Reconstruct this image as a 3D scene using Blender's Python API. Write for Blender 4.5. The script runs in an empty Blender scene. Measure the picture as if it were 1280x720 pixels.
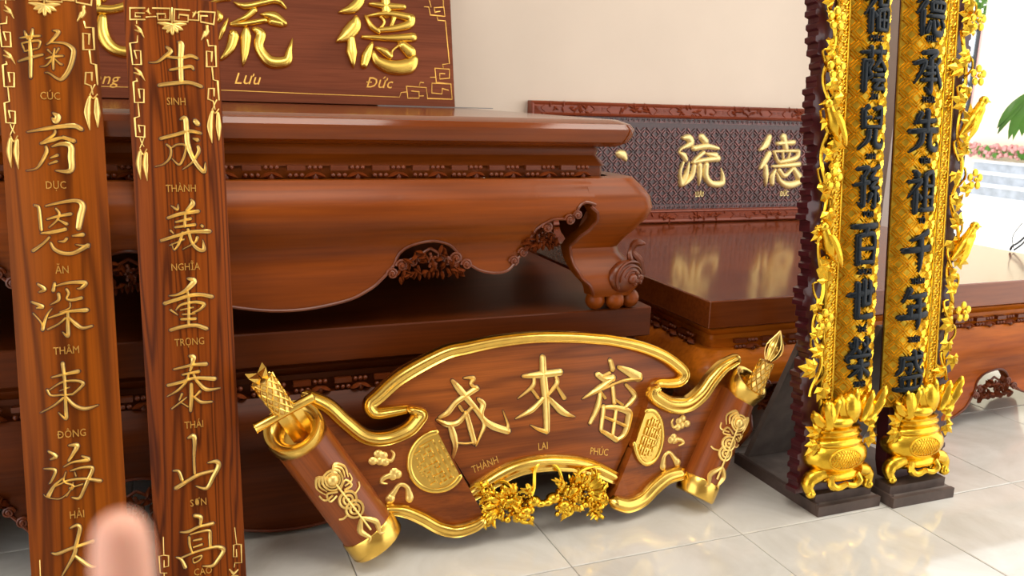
import bpy, math, random
from mathutils import Vector, Matrix, Euler

# ------------------------------------------------------------------ camera, sky, exposure
SC = bpy.context.scene
COL = SC.collection
cam_d = bpy.data.cameras.new('camera')
cam = bpy.data.objects.new('camera', cam_d)
COL.objects.link(cam)
RT = Vector((0.92813, -0.37090, 0.03169))      # right, down and forward of the camera in the room
DN = Vector((-0.05226, -0.21411, -0.97541))
FW = Vector((0.36857, 0.90365, -0.21811))
CAM = Vector((0.0, 0.0, 1.345))
cam.matrix_world = Matrix(((RT.x, -DN.x, -FW.x, CAM.x), (RT.y, -DN.y, -FW.y, CAM.y),
                           (RT.z, -DN.z, -FW.z, CAM.z), (0, 0, 0, 1)))
cam_d.sensor_width = 36.0
cam_d.lens = 1072 / 1280 * 36.0
cam_d.clip_start = 0.02
cam_d.clip_end = 200
cam_d.dof.use_dof = True
cam_d.dof.focus_distance = 2.7
cam_d.dof.aperture_fstop = cam_d.lens / 5.5
SC.camera = cam

world = bpy.data.worlds.new('sky')
SC.world = world
world.use_nodes = True
bg = world.node_tree.nodes['Background']
bg.inputs['Color'].default_value = (1.0, 0.985, 0.96, 1)
bg.inputs['Strength'].default_value = 1.6

def area_light(name, loc, target, sx, sy, power, color):
    d = bpy.data.lights.new(name, 'AREA'); d.shape = 'RECTANGLE'; d.size = sx; d.size_y = sy
    d.energy = power; d.color = color
    o = bpy.data.objects.new(name, d); COL.objects.link(o)
    o.location = loc
    o.rotation_euler = (Vector(target) - Vector(loc)).to_track_quat('-Z', 'Y').to_euler()
    return o
# two added fill lamps below the ceiling, outside the frame; no known source
area_light('added_fill_light', (0.6, 1.0, 3.35), (0.6, 1.3, 0), 1.2, 1.2, 30, (1.0, 0.93, 0.82))
area_light('added_fill_light', (2.9, 1.6, 3.35), (2.9, 1.9, 0), 1.2, 1.2, 30, (1.0, 0.93, 0.82))

SC.view_settings.view_transform = 'Standard'
SC.view_settings.look = 'None'
SC.view_settings.gamma = 1.0
SC.view_settings.use_curve_mapping = False
SC.view_settings.exposure = 0.5

# traced relief strokes, in tenths of a millimetre on each board's own plane: u,v,...|widths
DATA = {
  'cuc': '-468,14800,-420,14625|29,64,47;-290,14853,-332,14627|41,70,47;-580,14638,-373,14674,-139,14698|23,53,41;-545,14495,-496,14335|29,41,29;-544,14511,-321,14563,-146,14569,-185,14407|29,47,47,29;-497,14319,-215,14390|29,41,29;-643,14078,-404,14160,-107,14249|29,65,41;-372,14690,-368,14273,-402,13694|41,82,64;159,14844,274,14820,101,14582,-6,14495|29,76,52,17;70,14548,375,14553,558,14438,562,14259,456,13924,297,13685,180,13679,13,13801,-74,13814|23,52,87,87,81,76,52,29,17;-40,14155,123,14211,328,14240|23,47,41;164,14408,120,14163,106,13903|29,58,41;16,14367,84,14290|41,29;251,14414,186,14296|41,23;106,14162,-35,13994,-168,13957|47,29,15;150,14164,245,14056,302,14027|23,41,41',
  'duc': '44,12828,142,12749,91,12633,22,12697|47,117,117,58;-555,12369,-124,12450,172,12504,495,12531,638,12455|24,77,83,100,89;64,12404,29,12305,-140,12173,-262,12091|47,53,53,41;-262,12091,6,12174,214,12227,459,12151|59,76,59,82;231,12260,460,12167|41,76;-164,12010,-157,11879,-290,11619,-416,11473,-627,11428|47,76,59,35,15;-32,12011,177,12079,379,12033,378,11753,345,11422,22,11421|29,76,117,129,106,29;-78,11732,73,11798|29,65;-116,11585,50,11651|29,53',
  'an': '-499,10575,-414,10524,-398,10278,-387,9965|41,59,71,65;-249,10553,65,10630,421,10676,563,10558,503,10292,442,9992|35,59,77,118,136,106;-239,10224,17,10301,285,10345|35,59,71;-32,10483,35,10366,-19,10202,-206,10026|41,53,41,24;11,10202,182,10098|29,71;-392,9883,-124,9908,145,9966|30,77,77;-220,9778,-378,9618,-596,9461|47,47,71;-198,9645,-119,9477,82,9370,319,9378,626,9551|41,71,77,77,89;624,9518,360,9577|71,18;161,9733,99,9669,-19,9673|59,53,18;522,9823,298,9796|89,30',
  'tham': '-541,8633,-400,8494,-523,8433|42,84,30;-702,8192,-470,8065,-606,8039|42,84,30;-689,7910,-523,7668,-503,7501|24,36,78;-503,7501,-394,7828,-264,8005|72,48,18;-168,8633,-208,8451|53,71;-157,8565,159,8633,514,8613,418,8484,328,8473|24,59,89,59,24;-95,8362,-103,8213,-288,8106|65,59,18;90,8469,129,8367,77,8236,193,8195,404,8232|53,47,41,59,71;-352,7776,-124,7846,118,7915,506,7921|30,48,54,95;-91,7911,123,7998,145,8131|24,30,30;87,7900,68,7565,53,7297,-60,7406|47,77,77,18;19,7753,-138,7613,-384,7494|42,36,42;95,7765,248,7586,392,7473,603,7506|42,83,65,47',
  'dong': '-105,6619,-82,6230,-87,5892,-97,5452,-110,5216,-266,5384|77,66,54,71,71,15;-364,6286,-61,6346,226,6387|30,60,90;-488,5975,-406,5834,-150,5830|48,42,36;-443,5972,-132,6149,168,6155,328,6070,215,5929,59,5810|24,42,54,66,54,36;-181,5816,89,5824|30,42;-204,5936,9,6001|18,30;-140,5744,-376,5562,-672,5415|54,42,15;-79,5772,103,5533,337,5420,628,5474|48,72,78,24',
  'hai': '-549,4425,-390,4292,-516,4218|42,91,30;-681,3994,-426,3938,-533,3658,-582,3611|18,67,36,18;-615,3307,-464,3549,-241,3731|91,55,24;-74,4531,106,4509,4,4317,-111,4143|42,102,72,48;-225,4002,-8,4096,341,4115,195,4223|24,42,84,30;-188,3861,-247,3629,-42,3500,-78,3402|24,42,42,30;-81,3883,194,3931,418,3878,313,3619,193,3363,75,3157,-90,3198|30,48,72,72,66,66,24;-481,3517,-341,3571,-124,3648,238,3631,581,3520|42,30,42,60,73;7,3837,31,3731|24,30;-136,3444,170,3504|24,36;-208,3247,-108,3406,-38,3569|30;-720,3332,-633,3257,-363,3197,-142,3342|15,18,24,30',
  'dai': '-168,2417,-17,2472,47,2384,-13,2134,-70,1936,-128,1711,-432,1208|32,68,81,77,81,81,27;-626,1825,-490,1798,-164,1898,322,1995|23,69,64,82;-117,1709,23,1556,218,1362,354,1320|45,82,82,23',
  'sinh': '-160,14570,-70,14472,-238,14314,-403,14192,-594,14173|51,96,70,45,16;-205,14332,147,14313,409,14382,571,14326|45,64,77,57;151,14704,196,14639,160,14263,148,13717|78,129,110,97;-111,13996,166,14059,395,14107,457,14043|45,64,77,51;-387,13600,-48,13658,341,13693,633,13608|76,83,76,76',
  'thanh': '-427,12240,-53,12343,276,12436,554,12393|70,77,83,57;-291,12086,-200,11983,-228,11760,-381,11590,-592,11524|38,51,51,32,16;-183,12000,-34,12086,160,12071,151,11899,75,11692,-28,11571,-181,11726|32,39,51,51,51,45,19;81,12740,196,12760,210,12417,225,12073,368,11660,585,11385,631,11630|45,110,110,110,84,91,16;470,12043,479,11905,300,11624,63,11450|66,73,46,17;438,12700,490,12640|112,112;365,12248,462,12216|39,92',
  'nghia': '-261,10505,-121,10415,-98,10536|26,64,19;234,10653,261,10548,105,10376|52,112,66;-358,10196,-62,10293,383,10355|64,77,84;-170,10087,192,10166|45,65;-193,9949,283,10007|45,71;70,10325,35,9961|52,65;-549,9614,-189,9724,174,9818,640,9823|64,71,77,96;-311,9866,-250,9795|45,32;-22,9806,-135,9514,-240,9361|65,59,33;-347,9486,1,9631|26,39;-297,9519,-272,9379|26,26;113,9889,193,9538,349,9357,482,9353,461,9599|59,65,78,92,16;332,9673,259,9536,-45,9371|66,46,13;454,9979,479,9957|60',
  'trong': '46,8599,190,8521,-36,8288,-236,8193,-432,8175|52,131,85,52,20;-555,7981,-242,8071,89,8158,354,8160,619,8089|77,77,84,77,84;-1,8321,35,8073,1,7406|52,59,59;-419,7800,-263,7669|45,32;-289,7793,-152,7926,179,7976,408,7908,301,7774,115,7698|26,52,65,78,58,39;-176,7787,138,7838|33,39;-133,7668,163,7671|33,39;-172,7541,173,7536|52,65;-446,7276,-150,7346,180,7358,441,7249|71,78,84,84',
  'thai': '-419,6237,-139,6287,61,6323,377,6311|39,58,65,91;-10,6559,71,6517,27,6308,-30,6171|66,112,72,46;-215,6080,17,6114,184,6134|39,59,72;-587,5824,-258,5889,76,5966,575,5894|65,65,65,97;-68,6068,-161,5863,-367,5668,-619,5533|52,59,52,16;49,6093,137,5871,359,5633,699,5626|46,72,86,20;-15,5815,-33,5461,-68,5108|72,86,66;-258,5570,-331,5417|52,33;-148,5472,-319,5345,-522,5201|26,39,33;190,5598,33,5454|66,33;34,5472,208,5310,477,5288|46,73,40;-286,5342,-128,5221|26,33',
  'son': '-171,4387,-37,4426,-11,4279,-49,3853,-55,3423|39,112,85,59,53;-535,3080,-263,3232,43,3374,416,3425|85,78,78,59;-576,3549,-446,3520,-376,3280|26,65,72;293,3662,497,3665,559,3545,409,3281,224,2985,-39,3078|27,87,114,94,80,20',
  'cao': '-113,2291,37,2223,13,2030|72,94,55;-492,1886,-300,1879,-17,1975,336,2004|22,60,55,77;-280,1725,-277,1514,-231,1326|55,55,44;-249,1797,3,1835,228,1827,247,1641,234,1400|27,44,66,77,60;-175,1620,21,1635|33,50;-184,1440,27,1483|33,50;-623,1221,-503,1149,-418,927|27,66,87;-529,1182,-163,1301,175,1350,431,1344,568,1221,413,995,264,859,11,893|38,49,55,71,99,82,71,16;-199,1140,-2,1184,-35,1083,-192,1017,-214,1127|28,39,33,33,28',
  'ornR': '-647,15255,-993,15258,-978,15545,-637,15543|35;-644,15415,-858,15422,-863,15329,-747,15328|28;-612,15315,-374,15337|28;-442,15546,-29,15555,-44,15267,-331,15254,-339,15405,-148,15413,-153,15322|35;20,15575,0,15196|35;437,15550,76,15545,50,15240,389,15250,404,15411,188,15419,167,15322|36;424,15304,654,15312,666,15536|29;699,15547,1076,15577,1025,15258,702,15283,710,15438,877,15454|37;-837,15232,-841,15155|28;-836,14846,-851,14686,-1026,14666,-992,14127,-787,14123,-784,14470,-932,14479,-889,14276|28;-916,13772,-904,13711,-1000,13689,-997,13166,-775,13161,-757,13499,-883,13508,-864,13281|28;875,15219,876,15099|30;846,14836,871,14684,1041,14705,1037,14159,793,14133,807,14539,948,14537,922,14285|34;927,14119,944,13808,1052,13791,1061,13295|34;783,13290,814,13570,950,13582,940,13390|34;-918,13164,-905,12808,-1018,12777,-1012,12301,-807,12279,-791,12568,-933,12588,-911,12417|29;-919,12265,-893,12162,-836,12041|22;-824,12262,-861,12161,-933,12010|22;800,13292,916,13248,946,13041|27;1003,13290,965,13217,869,13001|27',
  'leafR': '-875,15115,-771,14997,-681,14795|32,95,13;-897,14998,-774,14946,-728,14913|25,69,13;-949,14042,-829,13922,-720,13708|32,95,13;-972,13925,-848,13872,-786,13837|25,70,13;832,15214,857,15062,800,14917|34,114,47;805,15021,695,14819|114,27;-536,15551,-556,15467,-514,15384|19,76,19;-588,15466,-481,15401|44,19;600,15545,546,15453,509,15364|26,79,20;516,15501,664,15501|33,46;-938,11908,-987,11602,-960,11208|127,191,25;-797,11870,-829,11564,-803,11170|127,191,25;-935,11976,-863,11838,-776,11972|51;868,12966,797,12578,826,12143|102,210,27;1019,12941,1019,12591,1007,12221|103,206,34;871,13036,941,12936,1042,13048|48;-335,15180,-161,15160,13,15136|44,127,95;337,15187,158,15163,13,15136|46,130,98;-231,15039,-134,15077,14,15153|45,140,51;248,15034,154,15078,14,15153|45,143,52;-124,14960,-56,15048,14,15153|70,128,51;116,14973,73,15055,14,15153|71,129,52;-5,14915,1,15034,14,15153|83,135,51',
  'ornbR': '-914,1785,-928,1305,-1045,1281,-1041,828,-878,813|27;-928,1305,-812,1282,-827,997,-937,980,-928,1154|27;887,1757,915,1296,835,1292,813,974,900,949,901,1151|29;915,1296,1035,1253,1021,749,845,794|29;-946,823,-946,552|27;838,765,818,678|26;699,648,795,498,917,587|40,87,40;762,445,894,408|70',
  's_thanh': '-2705,5060,-2504,4786,-2251,4453,-1995,4117,-1765,3782,-1474,3542,-983,3330|85,180,159,138,138,191,180;-1009,3385,-974,3538,-1111,3973|145,67,22;-1966,4760,-2244,4607,-2629,4389,-2908,4111,-3178,3987|162,141,130,141,65;-2328,5103,-2033,5076,-2122,4904,-1913,4729|43,118,86,107;-1900,4418,-1771,4250,-1840,3946,-1745,3624,-1868,3327,-2047,2985|87,163,130,119,76,27;-3233,3917,-2924,3755,-2604,3771,-2326,3998,-2101,4180,-1894,3952|73,157,136,94,94,52;-2323,4049,-2210,3573,-2097,3095|118,139,129;-2846,3721,-2756,3378,-2720,3015,-2874,2547|137,190,127,21;-2686,3165,-2367,3101,-2041,3114|53,64,53;-2528,4276,-2428,4111|75,75',
  's_lai': '292,5533,291,4869,343,4065,332,3158|150,207,196,150;332,3158,47,3270,-204,3421|139,92,23;-391,4984,181,4985,879,5003|90,192,192;-24,4898,-93,4639,-591,4308|80,114,29;-125,4563,91,4250|80,80;728,4883,748,4667,441,4322|82,128,82;743,4560,990,4160|70,117;263,4233,-154,3904,-703,3682|115,150,29;381,4274,827,3801,1056,3642,1347,3519|92,196,139,29',
  's_phuc': '2686,5227,2766,4918|123,135;2209,4803,2447,4645,2754,4644|158,182,206;2754,4644,2251,4362,1634,4069|148,185,31;2638,4820,2389,4732|98,98;2275,4196,2165,3769,1870,3255|109,158,97;2307,4248,2451,4014|49,85;2985,4982,3382,4781,3721,4584|99,247,285;3718,4529,3184,4522,2745,4425|126,88,63;2745,4425,2371,4296|86,49;2742,4370,2781,3816|111,111;3240,4379,3539,4017,3404,3808,3145,3613|87,150,137,87;2787,3953,3088,3729|74,74;2378,3747,2254,2993|134,98;2407,3717,2775,3679,3265,3489,3287,3265,3111,2784,2790,2573|98,146,195,208,159,98;2283,2962,2822,2596|110,158;2364,3420,2878,3171,3213,2995|85,98;2833,3590,2675,2779|99,99',
  's_band': '-4122,4374,-4623,4343,-5122,4346,-5269,4612,-5001,4827,-4271,5353,-3004,5899,-2232,6026,-1179,6144,39,6179,1292,6087,2150,5972,2732,5876,3709,5616,4584,5252,5192,4830,5433,4536,5234,4311,4825,4289,4422,4327,4170,4211|244,342,367,391,440,464,440,415,391,367,367,367,367,391,415,415,391,367,342,318,244;-4122,4374,-3833,4223,-3922,4069,-4249,3753,-4865,3575,-5456,3691,-6017,4197,-6477,4689,-7028,5022|244,391,440,440,440,440,440,440,391;4170,4211,4041,4062,4248,3864,4796,3581,5488,3510,6077,3809,6517,4264,6992,4645,7566,4875|307,460,521,552,552,552,521,460,368;-2495,1436,-1909,1727,-1178,2030,-550,2175,193,2182,835,2100,1400,1975,2027,1737,2631,1392|308,360,386,386,386,386,386,360,334;-4941,1475,-4436,1362,-3907,1079,-3358,701,-2871,551,-2366,646,-2109,781|311,383,407,407,407,383,311;5172,1199,4634,1150,4111,895,3590,563,3012,485,2511,664|474,505,537,537,537,442',
  's_fan': '-5223,4584,-4270,5372,-3003,5916,-1179,6144,39,6179,1292,6087,2732,5876,4584,5252,5432,4501,4949,4272,4421,4322,4101,4029,3896,3512,2694,1463,2029,1789,1402,2027,838,2177,197,2259,-547,2251,-1176,2080,-2175,1614,-3241,3526,-3833,4223,-4122,4374,-5043,4351',
  's_lwing': '-7028,5022,-6017,4197,-5455,3710,-4865,3570,-4250,3739,-3862,4130,-3653,4350,-1949,832,-2111,731,-2376,647,-2871,551,-3373,703,-3907,1079,-4437,1352,-4941,1475,-5542,1422,-7558,4709',
  's_rwing': '4047,4195,4248,3853,4796,3581,5488,3510,6077,3809,6517,4264,6992,4639,7567,4898,7877,4224,5925,811,5171,1188,4634,1150,4095,897,3590,563,3010,458,2510,638,2427,756,3499,2751',
  's_rings': '-7556,4297;-5227,537;7805,4118;5618,382;-7797,3457;-6579,4026;-5710,402;-4725,938',
  's_sword': '-8337,5738;-7773,4823;-7687,4768;-7215,3983;-8576,4433;-7000,5135;-8566,5893;-8132,5945;-8688,5590',
  's_brush': '7832,3947;8137,4822;8206,4845;8721,5824;7696,3903',
  's_med': '-3379,2737;-3575,3370;3890,2625;4473,2557',
  's_orn': '-4987,3036;-4774,2459;-4484,1914;5210,2937;5061,2380;4752,1735;-6637,2847;-6427,2445;-6187,2154;-6014,1870;-5767,1171;-5430,1286;7122,2895;6840,2450;6631,2168;6487,1850;5872,1095;6322,980',
  's_drag': '-977,1117;1078,1158;-1619,1134;1794,1057;5,1051;-3,2130;382,2029;-851,1530;-1320,1847;1103,1727;1830,1894;-710,441;905,453;-495,357;730,350;-2005,1341;-1822,737;2534,1193;2157,662;-2167,665;2944,308',
  'b_luu': '3254,4387,3718,4229,4471,4417,5124,4572,5543,4242|52,262,210,262,52;4135,4093,3692,3710,3075,3427|267,213,85;3072,3373,3678,3437,4593,3657|105,209,209;4366,3917,4980,3846,5453,3544|54,429,214;4806,3615,5289,3534|270,270;3132,3024,3176,2864,2992,2312,2576,1804|262,419,346,105;3720,3221,3703,2893,3611,2124,3503,1546|212,424,318,42;4039,3240,4348,3038,4243,2539,4408,2108,4769,1794,5424,1878,5586,2386,5750,2923|160,426,373,426,480,426,213,32;2457,4008,2647,3698,2505,3446|52,258,103;2983,3665,2721,3109,2543,2667|42,209,63;2162,4257,2633,4424,3103,4484|51,154,103;3929,5250,4277,4786|212,372;1988,4833,2387,4648|102,307',
  'b_duc': '9164,5404,8922,4826,8549,4450,7940,4236|144,431,431,72;8742,4043,8653,3688,8278,3247,7768,2870|214,571,571,100;8448,3116,8450,2416,8485,1682|284,469,43;9418,4720,10285,4673,11095,4692|144,317,216;10174,5409,10196,4348|365,439;9175,4141,9439,3664,9789,3438|115,244,216;9246,4146,10268,4317,11295,4205|72,259,360;11407,4212,11279,3881,10454,3618,9720,3504|374,374,269,194;9896,4152,10066,3914,9870,3619|131;10553,4158,10386,3721|221,147;8983,3146,10212,3156,11475,3282|143,258,387;9439,2923,9158,2310,8990,1809|116,405,289;9422,2569,9650,2049,10367,1796,11186,1903,11502,2276|72,434,607,651,289;9608,2685,10035,2493,10281,2291,10405,2582,10787,2887|116,363,218,102,116;10861,2891,11291,2554|371,549',
  'b_quang': '-3416,3636,-2351,3707,-1734,3720,-1098,3932|201,351,301,301;-2285,4941,-2297,3766|308;-2813,4566,-2586,4082|101,254;-1574,4773,-2025,4065|312,104;-2112,3386,-2146,2767,-1966,2270,-1567,1980,-992,1980,-506,2175,-419,2808|309,464,464,412,412,309,41;-2514,3528,-2868,2614,-3559,1910|358,307,51',
  'b_orn': '13146,4176,13258,2101,12894,2049,12941,1905|54;13146,4176,12764,4188,12733,4353|46;12336,4791,12394,4419,13133,4393,13100,4842,12601,4780,12629,4564,12899,4626|53;12336,4791,12109,4797|46;13099,5627,13077,4841|46;12355,5211,12450,4798|46;-2564,461,2897,461,6883,417,10668,390,10753,615,11015,652|40;11028,926,11075,352,11637,368,11652,680,11278,704|52;11028,926,12024,888,12060,366,13317,366,13289,1113,12315,1115,12293,642,12803,607,12839,878,13143,801|52;12502,1850,13245,1830,13225,1390,12730,1334,12742,1605,13003,1600|53;12502,1850,12546,1160,13274,1113|53;11664,948,11734,1146,11899,1122|45;12253,1404,12520,1414|46;11869,484,11642,477|45',
  'p_luu': '28085,4963,28502,4968,28680,4649,28054,4355,27881,4129|227,500,455,182,152;27921,4097,28237,3937,28410,3680|152,455,303;28228,3550,28048,2902,28211,2250|183,214,382;28211,2250,28478,2770,28644,3615|384,384,61;29379,5043,29712,4756|463,463;28894,4361,29811,4497,30605,4373|384,384,231;29607,4139,29168,3811,28880,3551|280,280,233;28880,3551,29644,3683,30655,3784|231,308,462;29768,4074,30484,3947|156,467;29011,3356,28869,2703,28367,2216|309,386,155;29396,3388,29417,2832,29415,2174|388,388,62;29861,3421,29875,2764,30307,2299,31022,2294,31067,2693,30902,3224|391,438,438,469,313,47',
  'p_duc': '34251,5103,34051,4633,33590,4295|414,529,165;34354,4098,34070,3626,33703,3154|416,466,166;34139,3356,34236,2814,34267,2099|333,449,67;34875,4708,36131,4788|251,368;35334,5116,35583,4376|504,420;34673,4235,34981,3696,35248,3560|167,250,250;34715,4235,36444,4280|167,251;36533,4247,36408,3836,35245,3594|343,377,257;35348,4205,35437,3765|169;35898,4209,35819,3766|170;34643,3322,35692,3370,36708,3459|167,301,368;34912,3152,34745,2744,34756,2231|135,370,336;35018,2947,35372,2398,36081,2152,36837,2319|84,371,540,422;35215,3083,35675,2740,36220,3219|304,338,169;36313,3150,36798,2666|377,549',
}

# ------------------------------------------------------------------ helpers
rnd = random.Random(7)
PI = math.pi

class MB:
    """collects geometry and links it as one mesh object"""
    def __init__(s):
        s.v = []; s.f = []
    def add(s, vs, fs, M=None):
        n = len(s.v)
        s.v += [tuple(M @ Vector(p)) for p in vs] if M is not None else [tuple(p) for p in vs]
        s.f += [tuple(i + n for i in f) for f in fs]
        return s
    def box(s, c, d, M=None):
        x, y, z = c; a, b, e = d[0] / 2, d[1] / 2, d[2] / 2
        vs = [(x + i * a, y + j * b, z + k * e) for i in (-1, 1) for j in (-1, 1) for k in (-1, 1)]
        return s.add(vs, [(0, 1, 3, 2), (4, 6, 7, 5), (0, 4, 5, 1), (2, 3, 7, 6), (0, 2, 6, 4), (1, 5, 7, 3)], M)
    def loft(s, rings, cap=True, M=None, closed=True):
        n = len(rings[0]); vs = [p for r in rings for p in r]; fs = []
        for i in range(len(rings) - 1):
            for j in range(n if closed else n - 1):
                k = (j + 1) % n
                fs.append((i * n + j, i * n + k, (i + 1) * n + k, (i + 1) * n + j))
        if cap:
            fs.append(tuple(range(n - 1, -1, -1)))
            fs.append(tuple(range((len(rings) - 1) * n, len(rings) * n)))
        return s.add(vs, fs, M)
    def tube(s, pts, r, n=6, M=None, flat=1.0):
        P = [Vector(p) for p in pts]; m = len(P)
        R = r if isinstance(r, (list, tuple)) else [r] * m
        rings = []; up = None
        for i in range(m):
            t = (P[min(i + 1, m - 1)] - P[max(i - 1, 0)])
            t = t.normalized() if t.length > 1e-9 else Vector((0, 0, 1))
            if up is None:
                up = Vector((0, 0, 1)) if abs(t.z) < .9 else Vector((1, 0, 0))
            a = t.cross(up)
            a = a.normalized() if a.length > 1e-6 else Vector((1, 0, 0))
            b = a.cross(t).normalized(); up = b
            rr = R[i] if len(R) == m else R[min(len(R) - 1, int(i * len(R) / m))]
            rings.append([P[i] + a * (rr * math.cos(q)) + b * (rr * flat * math.sin(q)) for q in [2 * PI * k / n for k in range(n)]])
        return s.loft(rings, True, M)
    def ball(s, c, r, nu=10, nv=6, M=None):
        rx, ry, rz = (r, r, r) if not isinstance(r, (tuple, list)) else r
        vs = [(c[0], c[1], c[2] - rz)]; fs = []
        for i in range(1, nv):
            t = PI * i / nv - PI / 2
            for j in range(nu):
                a = 2 * PI * j / nu
                vs.append((c[0] + rx * math.cos(t) * math.cos(a), c[1] + ry * math.cos(t) * math.sin(a), c[2] + rz * math.sin(t)))
        vs.append((c[0], c[1], c[2] + rz)); L = len(vs) - 1
        for j in range(nu):
            k = (j + 1) % nu
            fs.append((0, 1 + k, 1 + j))
            for i in range(nv - 2):
                a = 1 + i * nu; fs.append((a + j, a + k, a + nu + k, a + nu + j))
            a = 1 + (nv - 2) * nu; fs.append((a + j, a + k, L))
        return s.add(vs, fs, M)
    def lathe(s, prof, n=24, M=None):
        rings = [[(r * math.cos(2 * PI * k / n), r * math.sin(2 * PI * k / n), z) for k in range(n)] for r, z in prof]
        return s.loft(rings, True, M)
    def prism(s, poly, z0, z1, M=None):
        """polygon in xy between z0 and z1 (z1 may be a function of x, y)"""
        g = z1 if callable(z1) else (lambda x, y: z1)
        n = len(poly)
        if sum(poly[i][0] * poly[(i + 1) % n][1] - poly[(i + 1) % n][0] * poly[i][1] for i in range(n)) < 0:
            poly = poly[::-1]
        vs = [(x, y, z0) for x, y in poly] + [(x, y, g(x, y)) for x, y in poly]
        fs = [tuple(range(n - 1, -1, -1)), tuple(range(n, 2 * n))]
        fs += [(i, (i + 1) % n, n + (i + 1) % n, n + i) for i in range(n)]
        return s.add(vs, fs, M)
    def mesh(s, name, mat, smooth=True, angle=42):
        me = bpy.data.meshes.new(name)
        me.from_pydata(s.v, [], s.f); me.validate(); me.update()
        if smooth:
            me.polygons.foreach_set('use_smooth', [True] * len(me.polygons))
            me.set_sharp_from_angle(angle=math.radians(angle))
        me.materials.append(mat)
        return me
    def build(s, name, mat, parent=None, smooth=True, angle=42, label=None, kind=None):
        return put(name, s.mesh(name, mat, smooth, angle), parent, label, kind)

def put(name, me, parent=None, label=None, kind=None, loc=None):
    o = bpy.data.objects.new(name, me); COL.objects.link(o)
    if parent is not None: o.parent = parent
    if loc is not None: o.location = loc
    if label: o['label'] = label
    if kind: o['kind'] = kind
    return o

def thing(name, label, cat, loc=(0, 0, 0), rot=(0, 0, 0), group=None):
    o = bpy.data.objects.new(name, None); COL.objects.link(o)
    o.empty_display_size = .1
    o.location = loc; o.rotation_euler = rot
    o['label'] = label; o['category'] = cat
    if group: o['group'] = group
    return o

def tag(o, label, cat, group=None):
    o['label'] = label; o['category'] = cat
    if group: o['group'] = group
    return o

def crom(pts, n):
    """n points along a Catmull-Rom curve"""
    if len(pts) < 3:
        a, b = pts[0], pts[-1]
        return [tuple(a[k] + (b[k] - a[k]) * i / (n - 1) for k in range(len(a))) for i in range(n)]
    P = [pts[0]] + list(pts) + [pts[-1]]; m = len(pts) - 1; out = []
    for i in range(n):
        t = i / (n - 1) * m; j = min(int(t), m - 1); t -= j
        a, b, c, d = P[j], P[j + 1], P[j + 2], P[j + 3]
        out.append(tuple(.5 * (2 * b[k] + (c[k] - a[k]) * t + (2 * a[k] - 5 * b[k] + 4 * c[k] - d[k]) * t * t
                               + (3 * b[k] - a[k] - 3 * c[k] + d[k]) * t ** 3) for k in range(len(b))))
    return out

def lerp_list(L, t):
    if len(L) == 1: return L[0]
    x = t * (len(L) - 1); i = min(int(x), len(L) - 2); x -= i
    return L[i] + (L[i + 1] - L[i]) * x

FLAT = lambda u, v: 0.0
RIDGE = [(-1, 0), (-.9, .5), (-.45, .62), (0, 1), (.45, .62), (.9, .5), (1, 0)]
ROUND = [(-1, 0), (-.86, .55), (-.5, .88), (0, 1), (.5, .88), (.86, .55), (1, 0)]
MOULD = [(-1, 0), (-.97, .55), (-.8, .8), (-.55, .62), (-.38, .6), (-.12, .95), (.22, 1.0), (.5, .8), (.62, .6), (.8, .72), (.95, .5), (1, 0)]
LINE = [(-1, 0), (-.7, .8), (.7, .8), (1, 0)]

def stroke(mb, pts, ws, H, surf=FLAT, prof=RIDGE, n=None, curved=True, sink=.002, caps=True):
    """a carved stroke: section prof swept along pts, full widths ws, height H at most"""
    if n is None: n = max(6, 5 * len(pts))
    if curved: C = crom(pts, n)
    else:
        C = []; 
        for i in range(len(pts) - 1):
            C += [pts[i]]
        C += [pts[-1]]; n = len(C)
    W = [lerp_list(ws, i / (n - 1)) for i in range(n)]
    rings = []
    for i in range(n):
        a = C[max(i - 1, 0)]; b = C[min(i + 1, n - 1)]
        tx, ty = b[0] - a[0], b[1] - a[1]; l = math.hypot(tx, ty) or 1
        tx /= l; ty /= l; nx, ny = -ty, tx
        w = W[i] / 2
        if not curved and 0 < i < n - 1:
            p, q = C[i - 1], C[i + 1]
            d1 = ((C[i][0] - p[0]), (C[i][1] - p[1])); l1 = math.hypot(*d1) or 1
            co = (d1[0] * tx + d1[1] * ty) / l1
            w /= max(.6, co)
        h = min(H, .75 * W[i] + H * .25)
        def sec(cx, cy, k, hk):
            r = []
            for o, z in prof:
                x, y = cx + nx * o * w * k, cy + ny * o * w * k
                r.append((x, y, surf(x, y) - (sink if z == 0 else 0) + z * h * hk))
            return r
        cx, cy = C[i][0], C[i][1]
        if i == 0 and caps:
            rings.append(sec(cx - tx * w * .9, cy - ty * w * .9, .25, .3))
            rings.append(sec(cx - tx * w * .5, cy - ty * w * .5, .82, .8))
        rings.append(sec(cx, cy, 1, 1))
        if i == n - 1 and caps:
            rings.append(sec(cx + tx * w * .5, cy + ty * w * .5, .82, .8))
            rings.append(sec(cx + tx * w * .9, cy + ty * w * .9, .25, .3))
    k = len(prof)
    vs = [p for r in rings for p in r]; fs = []
    for i in range(len(rings) - 1):
        for j in range(k - 1):
            fs.append((i * k + j, i * k + j + 1, (i + 1) * k + j + 1, (i + 1) * k + j)[::-1])
    fs.append(tuple(range(k))[::-1]); fs.append(tuple(range((len(rings) - 1) * k, len(rings) * k)))
    mb.add(vs, fs)

def dec(key, du=0.0, dv=0.0):
    out = []
    for st in DATA[key].split(';'):
        a, _, b = st.partition('|')
        q = [int(x) * 1e-4 for x in a.split(',')]
        out.append(([(q[i] + du, q[i + 1] + dv) for i in range(0, len(q), 2)], [int(x) * 1e-4 for x in b.split(',')] if b else []))
    return out

def pts_of(key):
    return [p for s, _ in dec(key) for p in s]

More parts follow.
